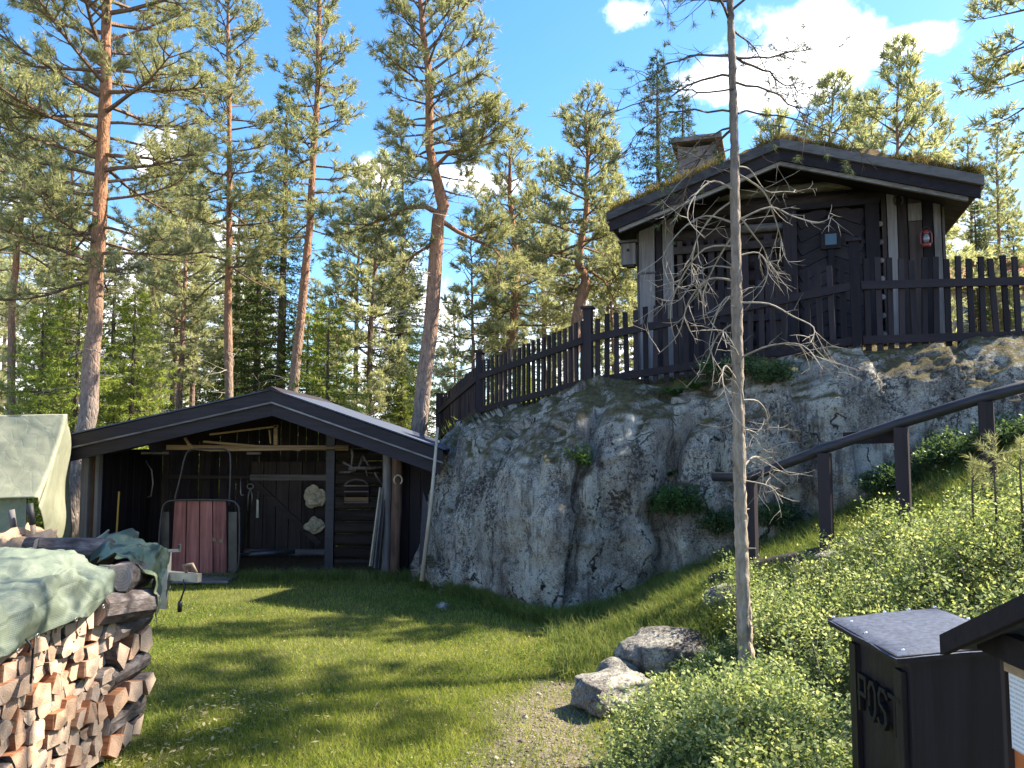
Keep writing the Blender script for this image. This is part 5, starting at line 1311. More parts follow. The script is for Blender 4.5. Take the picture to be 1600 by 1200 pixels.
# ------------------------------------------------------------------ things in the shed
def shed_things():
    Y = 10.55
    # upright cargo sled
    L = lambda x, y, dy=0: at(x, y, Y+dy)
    g = h1(L(312, 900).x, Y); root = empty('cargo_sled', (L(312, 900).x, Y, g), 'old cargo sled with four red planks and tube hoops standing on end', 'sled'); RL = Vector(root.location)
    for i, (xa, xb, xc, xd) in enumerate(((273, 291, 267, 288), (293, 311, 290, 310), (313, 331, 312, 332), (333, 353, 334, 354))):
        poly = [L(xc, 897), L(xd, 897), L(xb, 783), L(xa, 783)]
        o = MB().prism(poly, (0, .03, 0)); centred(o, 'plank', 'red_plank', root)
    def loop(pts, rad, name, dy=0):
        P_ = [L(x, y, dy)-RL for x, y in pts]; n = len(P_); sm = []
        for i in range(n-1):
            p0, p1, p2, p3 = P_[max(0, i-1)], P_[i], P_[i+1], P_[min(n-1, i+2)]
            for k in range(5):
                u = k/5; sm.append(.5*((2*p1)+(p2-p0)*u+(2*p0-5*p1+4*p2-p3)*u*u+(3*p1-p0-3*p2+p3)*u**3))
        sm.append(P_[-1]); MB().tube(sm, rad, 7).build(name, 'metal_dark', root, True)
    loop([(247, 898), (249, 840), (253, 800), (258, 787), (270, 782), (312, 781), (358, 782), (370, 788), (374, 802), (374, 860), (372, 885), (366, 895), (352, 897), (252, 899)], .014, 'tube_frame', -.03)
    loop([(272, 785), (282, 745), (289, 715), (296, 704), (310, 702), (345, 702), (356, 705), (360, 714), (360, 750), (358, 790)], .013, 'tube_hoop', .05)
    for (x0, x1) in ((252, 264), (357, 370)):
        centred(MB().prism([L(x0, 895, .02), L(x1, 895, .02), L(x1, 800, .02), L(x0, 800, .02)], (0, .02, 0)), 'skid_plate', 'metal_dark', root)
    for (x, y) in ((335, 843), (346, 845)): centred(MB().box(L(x, y, -.012), (.05, .012, .05)), 'bracket', 'rust_iron', root)
    # grey planks the sled stands on
    pl = empty('plank_platform', (L(312, 905).x, Y-.25, h1(L(312, 905).x, Y)), 'two grey planks lying under the red sled', 'planks')
    for k, y in enumerate((.18, -.06)): MB().box((.0, y, .05), (1.06, .2, .035)).build('plank', 'grey_wood_x', pl)
    # pipe beam at right of the sled
    o = MB().tube([at(368, 866, 10.9), at(388, 867, 10.9), at(392, 866, 10.9), at(460, 861, 11.2)], [.02, .03, .045, .045], 9).build('iron_bar', 'metal_dark', None, True); tag(o, 'dark round iron bar lying across right of the red sled', 'bar')
    # wooden saw frame under the gable
    sf = empty('bow_saw', at(400, 685, 11.1), 'old wooden frame saw lying on the tie beam under the gable', 'saw'); SLc = Vector(sf.location)
    q = lambda x, y: at(x, y, 11.1)-SLc
    MB().beam(q(328, 679), q(435, 666), .03, .025).build('cord_bar', 'tan_wood_x', sf); MB().beam(q(431, 664), q(431, 695), .03, .055).build('arm', 'tan_wood_x', sf)
    MB().beam(q(318, 690), q(470, 703), .03, .03).build('blade_bar', 'tan_wood_x', sf); MB().beam(q(421, 672), q(423, 693), .02, .02).build('peg', 'tan_wood_x', sf)
    # bent yellow shaft
    o = MB().tube([at(289, 684, 11.0), at(295, 694, 11.0), at(303, 701, 11.0), at(330, 703, 11.0), at(420, 702, 11.05), at(545, 699, 11.15)], .022, 8).build('bent_shaft', 'tan_wood_x', None, True); tag(o, 'bent pale wooden shaft hanging along the tie beam', 'shaft')
    # pale crumpled hides
    for (px, py, sx, sz, seed, lab) in ((491, 777, .165, .185, 3, 'larger pale crumpled hide hung on the shed door'), (492, 820, .16, .12, 5, 'smaller pale crumpled hide below the larger one on the shed door')):
        nu, nv = 26, 26; V = np.zeros((nu, nv, 3)); c = at(px, py, 12.15)
        for i in range(nu):
            for j in range(nv):
                rr = i/(nu-1); a = 2*math.pi*j/(nv-1); w = 1+.28*mnoise.noise(Vector((math.cos(a)*1.6, math.sin(a)*1.6, seed*3)))+.12*mnoise.noise(Vector((math.cos(a)*5, math.sin(a)*5, seed*3)))
                n = mnoise.fractal(Vector((rr*math.cos(a)*2.6, rr*math.sin(a)*2.6, seed)), 1, 2, 3)
                tri = 1 if seed == 3 else (1-.55*max(0, math.sin(a)))
                V[i, j] = (c.x+rr*w*sx*math.cos(a)*tri, 12.15-.07*(1-rr*rr)-.07*n, c.z+rr*w*sz*math.sin(a))
        o = mk('hide', grid_mesh('hide', V, nu, nv, 'dry_bone')); m = o.modifiers.new('s', 'SOLIDIFY'); m.thickness = .008; tag(o, lab, 'hide')
    # arched rack
    rk = empty('arched_rack', at(556, 790, 11.75), 'small arched wooden rack hanging in the right bay of the shed', 'rack'); KL = Vector(rk.location); q = lambda x, y: at(x, y, 11.75)-KL
    for x in (539, 575): MB().beam(q(x, 789), q(x, 757), .025, .025).build('upright', 'mid_wood', rk)
    MB().tube([q(539, 757), q(545, 752), q(556, 749), q(568, 751), q(575, 757)], .014, 7).build('arch', 'grey_wood_x', rk, True)
    for y in (759, 768, 785): MB().beam(q(538, y), q(576, y), .03, .018).build('crossbar', 'grey_wood_x', rk)
    MB().box(q(557, 780), (.36, .035, .06)).build('board', 'tan_wood_x', rk)
    # antler-like roots on a log
    ro = empty('root_trophy', at(570, 732, 11.4), 'knotted grey root and branch pieces hung above the arched rack', 'branch'); KL = Vector(ro.location); q = lambda x, y: at(x, y, 11.4)-KL
    for pl_, rd in ((((545, 733), (560, 731), (578, 732), (596, 730)), .030), (((549, 700), (551, 712), (549, 728)), .024), (((567, 712), (563, 724), (560, 730)), .020), (((567, 712), (575, 726), (580, 731)), .018), (((535, 722), (545, 727), (552, 731)), .018), (((530, 738), (545, 738), (556, 735)), .020), (((585, 738), (592, 750), (598, 758)), .016), (((572, 734), (574, 744)), .012)):
        MB().tube([q(*p_) for p_ in pl_], [rd]+[rd*.8]*(len(pl_)-2)+[rd*.5], 7).build('root', 'grey_wood', ro, True)
    # horseshoe, leaning boards, pole
    make_horseshoe(at(622, 750, 10.62), Matrix.Identity(3), 'horseshoe_iron', 'pale horseshoe hanging on the right front post of the shed', .95)
    for i, (x0, y0, x1, y1, m) in enumerate(((579, 885, 595, 762, 'pale_pole'), (586, 888, 600, 757, 'grey_wood'), (592, 890, 605, 752, 'mid_wood'))):
        a, c = at(x0, y0, 10.55+.02*i), at(x1, y1, 10.78+.02*i); o = centred(MB().beam(a, c, .02 if i else .018, .06), 'board', m); tag(o, ('pale narrow board', 'grey board', 'brown board')[i]+' leaning against the right front posts of the shed', 'board')
    a, c = at(659, 908, 9.75), at(684, 668, 9.95); o = MB().tube([a, a.lerp(c, .5)+Vector((.015, 0, 0)), c], [.028, .024, .016], 8).build('pole', 'pale_pole', None, True); tag(o, 'long pale pole leaning against the right eave of the shed beside the rock', 'pole')
    a = at(662, 830, 10.25); o = centred(MB().prism([at(654, 885, 10.3), at(664, 890, 10.3), at(668, 790, 10.3), at(661, 768, 10.3)], (0, .03, 0)), 'board', 'rail_wood'); tag(o, 'blue-grey board standing between the pole and the rock', 'board')
    # tools on the wall
    for (nm, lab, pts, rd, mat) in (('yellow_shaft', 'yellow tool shaft standing inside the left bay of the shed', ((181, 850), (186, 768)), .014, 'yellow_wood'),
                                    ('hook', 'thin iron hook hanging left of the shed door', ((376, 748), (376, 770), (377, 774), (381, 773)), .007, 'metal_grey'),
                                    ('iron_hoop', 'rusty iron hoop hanging on the left wall inside the shed', ((228, 720), (237, 735), (239, 755), (236, 775), (230, 777)), .010, 'metal_grey')):
        o = MB().tube([at(x, y, 11.9 if nm != 'yellow_shaft' else 11.2) for x, y in pts], rd, 7).build(nm, mat, None, True); tag(o, lab, 'tool')
    kn = empty('knife', at(402, 790, 12.2), 'bright blade hanging on the shed door', 'tool'); KL = Vector(kn.location); q = lambda x, y: at(x, y, 12.2)-KL
    MB().prism([q(400, 809), q(404, 809), q(404, 782), q(401, 780)], (0, .008, 0)).build('blade', 'steel_blade', kn); MB().tube([q(403, 780), q(404, 768)], .016, 8).build('handle', 'metal_dark', kn)
    tg = empty('tongs', at(392, 770, 12.2), 'dark iron tongs hanging left of the bright blade', 'tool'); KL = Vector(tg.location); q = lambda x, y: at(x, y, 12.2)-KL
    for x in (388, 394): MB().tube([q(391, 762), q(x, 775), q(x-1, 798)], .010, 6).build('arm', 'metal_grey', tg, True)
    MB().tube([q(391+5*math.cos(t), 760+4*math.sin(t)) for t in np.linspace(0, 6.28, 11)], .008, 6, cap=False).build('ring', 'metal_grey', tg, True)
    for i, (px, py, w) in enumerate(((243, 708, .40), (397, 708, .2))):
        o = centred(MB().box(at(px, py, 11.2), (w, .05, .035)), 'plank', 'grey_wood_x'); tag(o, ('grey plank end stored under the left roof slope of the shed', 'short grey plank under the tie beam of the shed')[i], 'plank')
shed_things()

# ------------------------------------------------------------------ mailbox
def mailbox():
    x0, x1, y0, y1 = 1.02, 1.295, 2.02, 2.36; zt, zb = 1.12, .46; g = h1(1.12, 2.18)
    root = empty('mailbox', (1.12, 2.18, g), 'black wooden mailbox with felt-covered lid and the word POST on its side', 'mailbox'); RL = Vector(root.location)
    def part(mb, n, m): return centred(mb, n, m, root)
    part(MB().prism([(x0, y0, zb), (x1, y0, zb), (x1, y0, zt-.005), (x0, y0, zt-.03)], (0, .018, 0)), 'side_panel', 'mail_black')
    part(MB().prism([(x0, y1-.018, zb), (x1, y1-.018, zb), (x1, y1-.018, zt-.005), (x0, y1-.018, zt-.03)], (0, .018, 0)), 'side_panel', 'mail_black')
    part(MB().box(((x0+.009), (y0+y1)/2, (zb+zt-.04)/2+.0), (.018, y1-y0-.037, zt-.04-zb)), 'front_panel', 'mail_black')
    part(MB().box(((x1-.009), (y0+y1)/2, (zb+zt)/2-.01), (.018, y1-y0-.037, zt-zb-.04)), 'back_panel', 'mail_black')
    for y in (y0+.035, y1-.035): part(MB().box((x0-.008, y, .76), (.014, .04, .60)), 'front_trim', 'mail_black')
    part(MB().box((x0-.006, (y0+y1)/2, .60), (.010, .24, .18)), 'door', 'mail_black')
    # lid with felt
    lid = MB().prism([(x0-.045, y0-.03, zt-.028), (x1+.02, y0-.03, zt+.004), (x1+.02, y0-.03, zt+.022), (x0-.045, y0-.03, zt-.010)], (0, y1-y0+.09, 0)); part(lid, 'lid', 'mail_black')
    nu, nv = 16, 16; V = np.zeros((nu, nv, 3))
    for i in range(nu):
        for j in range(nv):
            u, v = i/(nu-1), j/(nv-1); e = min(u, 1-u, v, 1-v)
            V[i, j] = (x0-.05+(x1-x0+.075)*u, y0-.034+(y1-y0+.098)*v, zt-.008+.032*u+.004+.004*mnoise.noise(Vector((u*4, v*4, 2)))-(.010 if e == 0 else 0))
    o = mk('felt', grid_mesh('felt', V, nu, nv, 'felt'), root); o.location = -RL
    if o.data.polygons[0].normal.z < 0: o.data.flip_normals()
    for k, (u, v) in enumerate(((.05, .96), (.12, .80), (.07, .5), (.1, .08), (.5, .15), (.62, .05), (.5, .96), (.72, .97), (.95, .97), (.97, .6), (.96, .3), (.9, .06))):
        o = MB().tube([(0, 0, 0), (0, 0, .004), (0, 0, .005)], [.0055, .0045, .002], 8).build('nail', 'nail_head', root); o.location = Vector((x0-.05+(x1-x0+.075)*u, y0-.034+(y1-y0+.098)*v, zt-.010+.032*u+.004))-RL
    part(MB().box((1.155, 2.2, (g+zb)/2-.1), (.09, .09, zb-g+.3)), 'post', 'mail_black')
    # POST letters, cut from strips, along the left side (far to near)
    H, w, t = .095, .042, .012
    def strokes(ch):
        if ch == 'P': return [((0, 0), (0, H)), ((0, H), (w, H)), ((w, H), (w, H*.5)), ((w, H*.5), (0, H*.5))]
        if ch == 'O': return [((0, .02), (0, H-.02)), ((0, H-.02), (w*.3, H)), ((w*.3, H), (w*.7, H)), ((w*.7, H), (w, H-.02)), ((w, H-.02), (w, .02)), ((w, .02), (w*.7, 0)), ((w*.7, 0), (w*.3, 0)), ((w*.3, 0), (0, .02))]
        if ch == 'S': return [((w, H*.85), (w*.7, H)), ((w*.7, H), (w*.2, H)), ((w*.2, H), (0, H*.8)), ((0, H*.8), (w*.1, H*.6)), ((w*.1, H*.6), (w*.9, H*.42)), ((w*.9, H*.42), (w, H*.2)), ((w, H*.2), (w*.7, 0)), ((w*.7, 0), (w*.2, 0)), ((w*.2, 0), (0, H*.14))]
        return [((w/2, 0), (w/2, H)), ((-.006, H), (w+.006, H))]
    for k, ch in enumerate('POST'):
        mb = MB(); yy = y1-.075-k*.062
        for i, (p, q) in enumerate(strokes(ch)):
            xx = x0-.010-.0006*i; a = Vector((xx, yy-p[0], .885+p[1])); c = Vector((xx, yy-q[0], .885+q[1])); e = (c-a).normalized()*t*.4
            mb.beam(a-e, c+e, .012, t, up=(1, 0, 0)) if False else mb.beam(a-e, c+e, t, .012, up=(1, 0, 0))
        part(mb, 'letter', 'letter_black')
mailbox()

# ------------------------------------------------------------------ noticeboard at the right edge
def noticeboard():
    X = .945; g = h1(.95, 1.2); root = empty('noticeboard', (X, 1.2, g), 'roofed wooden noticeboard with white printed sheet at the right edge', 'noticeboard')
    def part(mb, n, m): return centred(mb, n, m, root)
    part(MB().box((X+.02, 1.15, 1.02), (.02, .74, .52)), 'back_board', 'orange_wood')
    part(MB().box((X+.003, 1.28, 1.145), (.002, .445, .142)), 'printed_sheet', 'printed_paper')
    part(MB().box((X-.002, 1.27, 1.226), (.012, .46, .016)), 'frame', 'tan_wood_x')
    for i, (y, z, h) in enumerate(((1.45, .90, .20), (1.36, .88, .22), (1.27, .90, .2), (1.18, .88, .22))): part(MB().box((X+.004, y, z), (.010, .07, h)), 'carved_panel', 'orange_wood')
    for y in (1.56, .74): part(MB().box((X+.075, y-.03, (g+1.3)/2-.1), (.06, .06, 1.3-g+.2)), 'post', 'tar_wood')
    part(MB().box((X+.013, 1.515, 1.02), (.03, .012, .5)), 'frame', 'mid_wood')
    part(MB().box((X+.005, 1.15, 1.262), (.03, .86, .05)), 'frame', 'tar_wood_x')
    # gable roof, rake rising towards the viewer
    for s in (1, -1):
        y0 = 1.15+s*.47; poly = [(X-.045, y0, 1.225), (X-.045, 1.15, 1.46), (X-.045, 1.15, 1.485), (X-.045, y0, 1.25)]
        part(MB().prism(poly, (.22, 0, 0)), 'roof_board', 'felt')
        poly = [(X-.063, y0, 1.215), (X-.063, 1.15, 1.45), (X-.063, 1.15, 1.49), (X-.063, y0, 1.255)]
        part(MB().prism(poly, (.017, 0, 0)), 'bargeboard', 'tar_wood_x')
noticeboard()
# ------------------------------------------------------------------ ground cover
rng = np.random.default_rng(12)
def vnoise(x, y, s, seed=0):
    r = np.random.default_rng(seed); g = r.random((64, 64)); u = (x*s) % 63; v = (y*s) % 63; i = u.astype(int); j = v.astype(int); fu = u-i; fv = v-j; fu = fu*fu*(3-2*fu); fv = fv*fv*(3-2*fv)
    return (g[i, j]*(1-fu)+g[i+1, j]*fu)*(1-fv)+(g[i, j+1]*(1-fu)+g[i+1, j+1]*fu)*fv
def yb(x): return np.interp(x, [-6, -1.17, -.37, .15, .5, .8, 1.35, 1.95, 2.85, 3.4, 4.2, 4.8], [10.9, 10.2, 9.05, 8.0, 7.7, 7.9, 8.0, 7.85, 7.65, 7.45, 7.25, 7.05])
def pathmask(x, y):
    cx = .16+(y-3.2)*.075; d = np.abs(x-cx)+(vnoise(x+9, y+9, 2.2, 1)-.5)*.45+(vnoise(x+5, y+3, 6, 7)-.5)*.25+.6*np.clip((y-5)/1.3, 0, 1)
    return sstep(.5, .2, d)
def lawn():
    n = 620000
    # even over the picture rather than over the plan: more blades nearby
    Y = 2.4*np.exp(rng.random(n)*np.log(11.4/2.4)); X = (rng.random(n)*(1.25+.62)-.67-.0)*Y
    X = np.where(X < -6.3, rng.uniform(-6.3, 0, n), X)
    ok = (Y < yb(X)+.15)&(X < 1.15+.05*Y)&~((X < FX+.02)&(X > FX-1.1)&(Y < 4.6))
    pm = pathmask(X, Y); ok &= rng.random(n) > pm*.70
    dry = vnoise(X+20, Y+20, 1.1, 3)
    ok &= rng.random(n) > .25*(dry > .7)
    X, Y = X[ok], Y[ok]; P = np.stack([X, Y, hgt(X, Y)-.004], -1)
    sc = np.clip(Y/5, .75, 1.5)
    m = blades_mesh('lawn_grass', P, rng, .042, .0058, 1.15, 'grass_blade', .65)
    o = mk('lawn_grass', m); tag(o, 'short sunlit and shaded lawn grass in front of the shed', 'grass', kind='stuff')
lawn()
def wild_grass():
    # tufty grass on the slope between lawn, rock and handrail, and along the foot of the rock
    c = []; 
    for k in range(5200):
        x = rng.uniform(.35, 4.4); y = rng.uniform(5.6, 8.2)
        if y > yb(x)+.12: continue
        if x < .95+(y-5)*.0 and rng.random() < .6: continue
        c.append((x, y))
    for k in range(1100):
        x = rng.uniform(-1.2, .9); c.append((x, float(yb(x))-abs(rng.normal(0, .10))+.03))
    for k in range(500): c.append((rng.uniform(-5, -1.1), 10.6+rng.normal(0, .15)))
    c = np.array(c); K = 22; C = np.repeat(c, K, 0)+rng.normal(0, .035, (len(c)*K, 2))
    P = np.stack([C[:, 0], C[:, 1], hgt(C[:, 0], C[:, 1])-.01], -1)
    m = blades_mesh('slope_grass', P, rng, .14, .0055, 1.3, 'grass_wild', .55, two=True)
    o = mk('slope_grass', m); tag(o, 'tufted wild grass on the bank below the rock', 'grass', kind='stuff')
    # plateau grass and moss fringe on top of the rock
    X = rng.uniform(-1.5, 6.5, 60000); Y = rng.uniform(7.8, 17, 60000); yt = np.interp(X, TOPX, TOPY)
    k = (Y > yt-.5)&(Y < yt+3.2)&(vnoise(X+4, Y+4, 1.7, 9) > .35); X, Y = X[k], Y[k]
    Z = np.array([surf(a, b_) for a, b_ in zip(X, Y)])
    P = np.stack([X, Y, Z-.008], -1); keep = Z > 1.5; P = P[keep]
    m = blades_mesh('rock_top_grass', P, rng, .06, .007, 1.2, 'moss_tuft', .6); o = mk('rock_top_grass', m); tag(o, 'dry moss and grass fringe on top of the rock', 'grass', kind='stuff')
    # forest floor tussocks behind shed
    n = 60000; X = rng.uniform(-14, 2, n); Y = rng.uniform(12.8, 26, n); P = np.stack([X, Y, hgt(X, Y)], -1)
    m = blades_mesh('forest_undergrowth', P, rng, .22, .03, 1.1, 'spruce_bright', .6, two=False); o = mk('forest_undergrowth', m); tag(o, 'low light green undergrowth on the forest floor', 'undergrowth', kind='stuff')
wild_grass()
def leaf_scatter(name, sprigs, leaves, lsize, mat, label, h=(.18, .34), stem_mat='bark_twig', cat='shrubs', spread=.09, kind='stuff', parent=None):
    """sprigs (n,3) bases with (n,) heights: upright twigs with small pointed leaves (two triangles folded)"""
    n = len(sprigs); H = rng.uniform(h[0], h[1], n)
    lean = rng.normal(0, .30, (n, 2)); top = sprigs+np.stack([lean[:, 0]*H, lean[:, 1]*H, H], -1)
    K = leaves; f = rng.random((n, K))**.6; f = .18+.82*f
    base = sprigs[:, None]+(top-sprigs)[:, None]*f[..., None]
    az = rng.uniform(0, 6.283, (n, K)); el = rng.normal(.35, .45, (n, K)); rr = rng.uniform(.1, 1, (n, K))*spread*(1.15-f*.45)
    off = np.stack([np.cos(az)*rr, np.sin(az)*rr, np.sin(el)*rr*.8], -1); base = base+off
    d = np.stack([np.cos(az)*np.cos(el), np.sin(az)*np.cos(el), np.sin(el)], -1)
    d = norm(d+rng.normal(0, .35, d.shape)); s = norm(np.cross(d, norm(np.array([0, 0, 1.])+rng.normal(0, .45, d.shape))))
    L = lsize*rng.uniform(.6, 1.35, (n, K))[..., None]; w = L*.31
    tip = base+d*L; m1 = base+d*L*.5+s*w; m2 = base+d*L*.5-s*w
    V = np.stack([base, m1, tip, m2], 2).reshape(-1, 3); b = np.arange(n*K)[:, None]*4
    F = np.concatenate([b+[[0, 1, 2]], b+[[0, 2, 3]]])
    # stems as thin triangles
    sd = norm(rng.normal(size=(n, 3)))*.0022; V2 = np.stack([sprigs-sd, sprigs+sd, top], 1).reshape(-1, 3); F2 = np.arange(3*n).reshape(-1, 3)+len(V)
    m = tri_mesh(name, np.concatenate([V, V2]), np.concatenate([F, F2]), [mat, stem_mat], np.concatenate([np.zeros(len(F)), np.ones(len(F2))]))
    o = mk(name, m, parent); return tag(o, label, cat if kind else None, kind=kind) if not parent else tag(o, kind=kind)
def bilberry():
    def pts(n, fn, zoff=0):
        out = []
        while len(out) < n:
            x, y = rng.uniform(.2, 5.2), rng.uniform(2.2, 6.2)
            if fn(x, y): out.append((x, y))
        a = np.array(out); return np.stack([a[:, 0], a[:, 1], hgt(a[:, 0], a[:, 1])+zoff], -1)
    # near clump left of the mailbox
    near = lambda x, y: (((x-.80)/.42)**2+((y-2.95)/.62)**2 < 1+.5*(vnoise(np.array([x*3]), np.array([y*3]), 2, 5)[0]-.5)) and not (.9 < x < 1.32 and y < 2.42)
    S1 = pts(2300, near)
    dome = np.clip(1-((S1[:, 0]-.80)/.46)**2-((S1[:, 1]-2.95)/.68)**2, 0, 1)
    S1[:, 2] += .45*np.sqrt(dome)+.16*(vnoise(S1[:, 0]*1+7, S1[:, 1]+7, 6, 21)-.5)
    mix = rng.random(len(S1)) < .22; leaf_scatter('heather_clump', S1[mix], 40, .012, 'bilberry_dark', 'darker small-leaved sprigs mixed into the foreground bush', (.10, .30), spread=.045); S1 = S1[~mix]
    leaf_scatter('bilberry_clump', S1, 36, .019, 'bilberry_leaf', 'sunlit bilberry bush in the foreground left of the mailbox', (.06, .27), spread=.05, cat='shrub')
    # hillside behind mailbox
    hill = lambda x, y: (x > 1.28+.10*(y-3)+.25*(vnoise(np.array([x*2]), np.array([y*2]), 2, 6)[0]-.5)) and (y < 5.75-.30*(x-2.0)+.2*np.sin(x*4)) and not (x < 1.4 and y < 2.5) and not (((x-1.5)/.36)**2+((y-3.35)/.5)**2 < 1 and rng.random() > .12)
    S2 = pts(6500, hill); S2[:, 2] += .22*1.5*(vnoise(S2[:, 0]+3, S2[:, 1]+3, 2.2, 15)-.35)+.14*(vnoise(S2[:, 0]+3, S2[:, 1]+3, 7, 16)-.5)
    mix = rng.random(len(S2)) < .28; leaf_scatter('heather_mix', S2[mix]-[0, 0, .03], 40, .013, 'bilberry_dark', 'darker small-leaved shrubs mixed into the bilberry bank', (.12, .36), spread=.05); S2 = S2[~mix]
    leaf_scatter('bilberry_bank', S2, 34, .022, 'bilberry_leaf', 'bank of bilberry shrubs rising to the right behind the mailbox', (.12, .40), spread=.06)
    # fringe along path edge
    edge = lambda x, y: .75 < x < 1.5 and 3.4 < y < 5.2 and x > .95+.12*(y-3.5)
    S3 = pts(420, edge); leaf_scatter('bilberry_fringe', S3, 20, .022, 'bilberry_dark', 'darker bilberry fringe between the boulders and the thin pine', (.08, .2), spread=.05)
bilberry()
def shrub_at(name, centre, r, n, leaves, lsize, mat, label, cat='shrub', kind='stuff', hh=(.15, .35)):
    c = np.array(centre); q = rng.normal(0, 1, (n, 3)); q = norm(q)*rng.random((n, 1))**.4*np.array(r); q[:, 2] = np.abs(q[:, 2])*.8
    leaf_scatter(name, c+q, leaves, lsize, mat, label, hh, cat=cat, spread=.07, kind=kind)
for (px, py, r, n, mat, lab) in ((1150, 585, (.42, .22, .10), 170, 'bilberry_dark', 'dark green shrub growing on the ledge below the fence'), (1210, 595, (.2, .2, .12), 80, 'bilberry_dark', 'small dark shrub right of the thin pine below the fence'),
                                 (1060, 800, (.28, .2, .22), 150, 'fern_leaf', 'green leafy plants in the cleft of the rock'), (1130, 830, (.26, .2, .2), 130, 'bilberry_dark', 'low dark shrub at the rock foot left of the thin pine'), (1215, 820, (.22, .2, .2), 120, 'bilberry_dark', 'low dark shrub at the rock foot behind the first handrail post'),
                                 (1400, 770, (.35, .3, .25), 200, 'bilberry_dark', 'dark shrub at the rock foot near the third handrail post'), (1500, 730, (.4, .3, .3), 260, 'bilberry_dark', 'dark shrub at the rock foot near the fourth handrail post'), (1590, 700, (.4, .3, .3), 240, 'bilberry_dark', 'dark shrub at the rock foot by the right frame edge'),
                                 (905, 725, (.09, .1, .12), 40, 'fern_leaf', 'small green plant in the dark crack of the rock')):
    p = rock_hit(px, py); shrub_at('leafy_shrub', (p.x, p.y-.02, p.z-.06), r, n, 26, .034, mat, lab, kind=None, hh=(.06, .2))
def fern(px, py, n, ln, lab, seed):
    p = rock_hit(px, py); r = random.Random(seed); root = empty('fern', p, lab, 'fern')
    for k in range(n):
        az = r.uniform(0, 6.28); L = ln*r.uniform(.7, 1.15); mb = MB(); pts = []
        for i in range(9):
            t = i/8; out = L*.75*t; z = L*(.75*t-.62*t*t)
            pts.append(Vector((math.cos(az)*out, math.sin(az)*out, z)))
        mb.tube(pts, [.004*(1-.8*i/8) for i in range(9)], 3, cap=False)
        sd = Vector((-math.sin(az), math.cos(az), 0))
        for i in range(2, 24):
            t = i/24; x = t*8; j = min(int(x), 7); q = pts[j].lerp(pts[j+1], x-j); w = L*.20*math.sin(min(1, t*1.3+.12)*math.pi*.75+.2)*(1-t*.65); d = (pts[j+1]-pts[j]).normalized()
            for s in (-1, 1):
                tip = q+sd*s*w+d*w*.35+Vector((0, 0, -w*.15)); mb.add([q-d*.010, q+d*.010, tip], [(0, 1, 2)])
        mb.build('frond', 'fern_leaf', root)
fern(1050, 620, 11, .42, 'fern growing on the ledge below the fence, left of the thin pine', 1)
fern(1085, 610, 9, .36, 'fern growing on the ledge nearest the thin pine trunk', 2)
fern(1020, 790, 11, .40, 'fern in the cleft at the foot of the middle boulder', 3)
fern(1045, 745, 9, .34, 'fern high in the cleft right of the middle boulder', 4)
fern(1110, 890, 9, .3, 'fern on the grassy bank left of the thin pine stem', 5)
# loose straw-like stems
def straws():
    for (base, n, L, lab) in ((at(930, 1150, 3.1), 16, .42, 'tall pale grass stems beside the foreground bilberry bush'), (at(215, 1180, 3.9), 8, .25, 'arching pale grass stems at the corner of the woodpile'), (at(1040, 1010, 4.6), 9, .32, 'tall pale grass stems in front of the rounded boulder')):
        r = random.Random(int(L*100)); mb = MB(); g = Vector((base.x, base.y, h1(base.x, base.y)))
        for k in range(n):
            a = r.uniform(1.6, 4.4) if L > .3 else r.uniform(-1, 1.4); l = L*r.uniform(.5, 1.1); le = r.uniform(.3, 1.2); p = g+Vector((r.gauss(0, .06), r.gauss(0, .08), 0))
            pts = [p+Vector((math.cos(a)*l*le*t*t, math.sin(a)*l*le*t*t, l*(t-.35*le*t*t))) for t in (0, .25, .5, .75, 1)]
            mb.tube(pts, [.0018, .0016, .0014, .0011, .0006], 3, cap=False)
        o = mb.build('grass_stems', 'grass_straw'); tag(o, lab, 'grass')
straws()
def pebbles():
    n = 3600; X = rng.normal(.2, .42, n); Y = rng.uniform(2.6, 5.7, n); k = pathmask(X, Y) > rng.random(n)*.9; X, Y = X[k], Y[k]; n = len(X)
    s = rng.lognormal(-5.05, .42, n); o8 = np.array([[1, 0, 0], [-1, 0, 0], [0, 1, 0], [0, -1, 0], [0, 0, .65], [0, 0, -.65]], float)
    V = (np.stack([X, Y, hgt(X, Y)+.001], -1)[:, None]+o8[None]*s[:, None, None]*rng.uniform(.7, 1.3, (n, 6, 1))).reshape(-1, 3)
    t = np.array([[0, 2, 4], [2, 1, 4], [1, 3, 4], [3, 0, 4], [2, 0, 5], [1, 2, 5], [3, 1, 5], [0, 3, 5]]); F = (np.arange(n)[:, None, None]*6+t[None]).reshape(-1, 3)
    o = mk('path_gravel', tri_mesh('path_gravel', V, F, 'gravel')); tag(o, 'worn grey gravel on the footpath', 'gravel', kind='stuff')
def gravel_mat():
    b = NB('gravel'); g = b.n('ShaderNodeNewGeometry'); b.bsdf(b.ramp(g.outputs['Random Per Island'], [(0, (.06, .05, .04)), (.5, (.16, .135, .11)), (1, (.32, .275, .23))]), .9, spec=.2); M['gravel'] = b.m
gravel_mat(); pebbles()
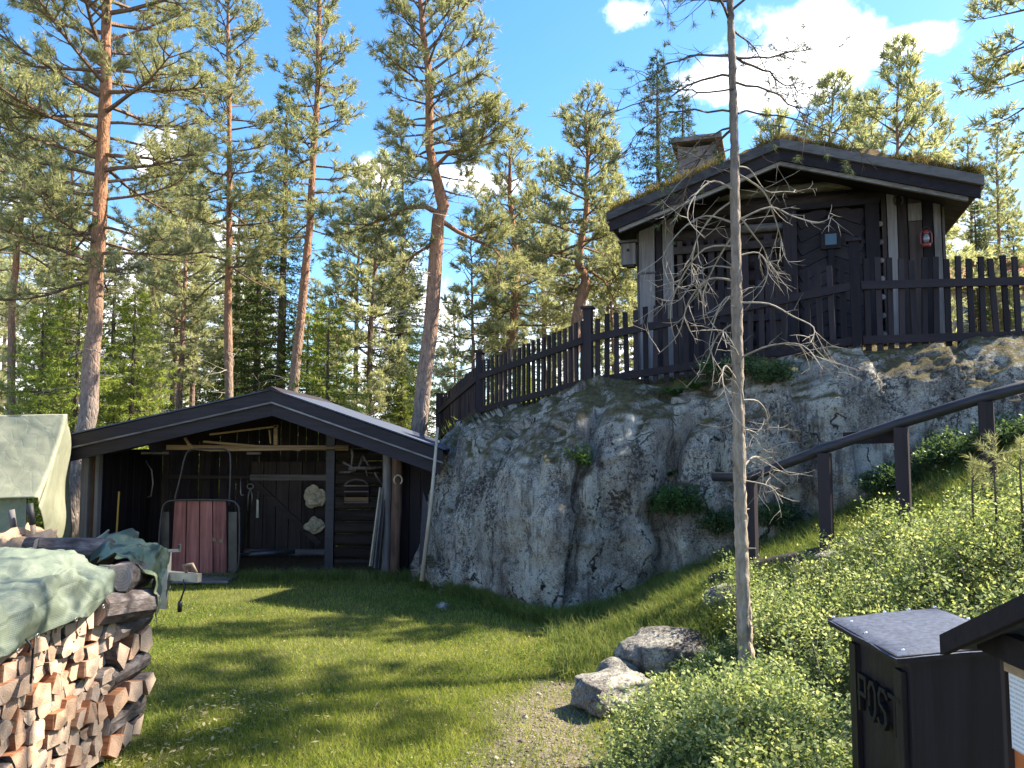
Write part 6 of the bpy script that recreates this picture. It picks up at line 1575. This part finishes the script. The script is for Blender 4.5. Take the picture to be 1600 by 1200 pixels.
# pine seedlings at the right edge
def seedling(px, py, Y, H, lab, seed):
    p = at(px, py, Y); loc = Vector((p.x, Y, p.z)); T = Tree(seed); r = T.r
    T.trunk.tube([(0, 0, -.35), (.0, 0, H*.5), (.02, 0, H)], [.007, .005, .002], 6)
    for k in range(7):
        z = H*(.3+.7*k/7); a = r.uniform(0, 6.28); pts = T.poly((0, 0, z), (math.cos(a), math.sin(a), .5), .12*(1.2-z/H)+.03, 3, .3, .4); T.br.tube(pts, [.003, .0025, .002, .001], 4, cap=False)
        for j in (1, 2, 3): T.tw.append((tuple(pts[j]), tuple(pts[j]-pts[j-1]), 1.0))
    for z in (.7, .8, .9, 1): T.tw.append(((.01, 0, H*z), (0, 0, 1), 1.0))
    finish_tree(T, 'pine_seedling', loc, lab, 'seedling', 'bark_twig', 'pine_needles', 22, .05, .003)
seedling(1555, 770, 4.4, .30, 'pine seedling above the bilberry bank at the right edge', 1)
seedling(1520, 790, 4.5, .22, 'smaller pine seedling on the crest of the bilberry bank', 2)
seedling(1595, 760, 4.2, .22, 'pine seedling cut by the right frame edge', 3)

def litter():
    # wood chips near the pile, needles and bits on the lawn: flat slivers
    n1, n2 = 900, 2600
    X = np.concatenate([FX+.05+np.abs(rng.normal(0, .45, n1)), rng.uniform(-3.5, 1.3, n2)]); Y = np.concatenate([rng.uniform(2.8, 5.4, n1), rng.uniform(2.8, 8.8, n2)])
    k = Y < yb(X)-.05; X, Y = X[k], Y[k]; n = len(X); P = np.stack([X, Y, hgt(X, Y)+.022+rng.random(n)*.012], -1)
    L = np.concatenate([rng.uniform(.012, .05, n1), rng.uniform(.008, .03, n2)])[k]; w = L*rng.uniform(.12, .5, n); a = rng.uniform(0, 6.283, n)
    d = np.stack([np.cos(a), np.sin(a), rng.normal(0, .2, n)], -1); s = np.stack([-np.sin(a), np.cos(a), rng.normal(0, .3, n)], -1)
    V = np.stack([P-d*L[:, None]/2, P+s*w[:, None]/2, P+d*L[:, None]/2, P-s*w[:, None]/2], 1).reshape(-1, 3); b = np.arange(n)[:, None]*4
    o = mk('lawn_litter', tri_mesh('lawn_litter', V, np.concatenate([b+[[0, 1, 2]], b+[[0, 2, 3]]]), 'grass_straw')); tag(o, 'wood chips, needles and dry bits strewn on the lawn', 'litter', kind='stuff')
    # clover and other broad leaved weeds in patches
    n = 26000; X = rng.uniform(-3.6, 1.2, n); Y = rng.uniform(2.9, 9.2, n); k = (Y < yb(X)-.05)&(vnoise(X+11, Y+11, 1.6, 31) > .60)&(pathmask(X, Y) < .3)&~((X < FX+.02)&(X > FX-1.1)&(Y < 4.6)); X, Y = X[k], Y[k]
    P = np.stack([X, Y, hgt(X, Y)+.012], -1); leaf_scatter('clover', P, 3, .013, 'clover_leaf', 'clover patches among the lawn grass', (.01, .03), cat='clover', spread=.012)
leaf('clover_leaf', [(.2, (.05, .10, .02)), (.8, (.13, .20, .04))], .4)
litter()
def twigs_in_bushes():
    # bare twigs and grass standing out of the shrubs
    mb = MB(); r = random.Random(6)
    for k in range(130):
        if k < 45: x, y, z0 = r.uniform(.45, 1.2), r.uniform(2.6, 3.5), .45
        else: x, y, z0 = r.uniform(1.5, 3.6), r.uniform(3.2, 5.4), .28
        p = Vector((x, y, h1(x, y)+z0*r.uniform(.5, .9))); d = Vector((r.gauss(0, .4), r.gauss(0, .4), 1)).normalized(); L = r.uniform(.08, .24)
        q = p+d*L*.55+Vector((r.gauss(0, .01), r.gauss(0, .01), 0)); t1 = q+(d+Vector((r.gauss(0, .5), r.gauss(0, .5), .1)))*L*.4; t2 = q+(d+Vector((r.gauss(0, .5), r.gauss(0, .5), .1)))*L*.4
        mb.tube([p, q, t1], [.0022, .0017, .0008], 4, cap=False); mb.tube([q, t2], [.0014, .0007], 4, cap=False)
    o = mb.build('bare_twigs', 'silver_twig'); tag(o, 'thin bare twigs standing out of the bilberry shrubs', 'twigs', kind='stuff')
twigs_in_bushes()
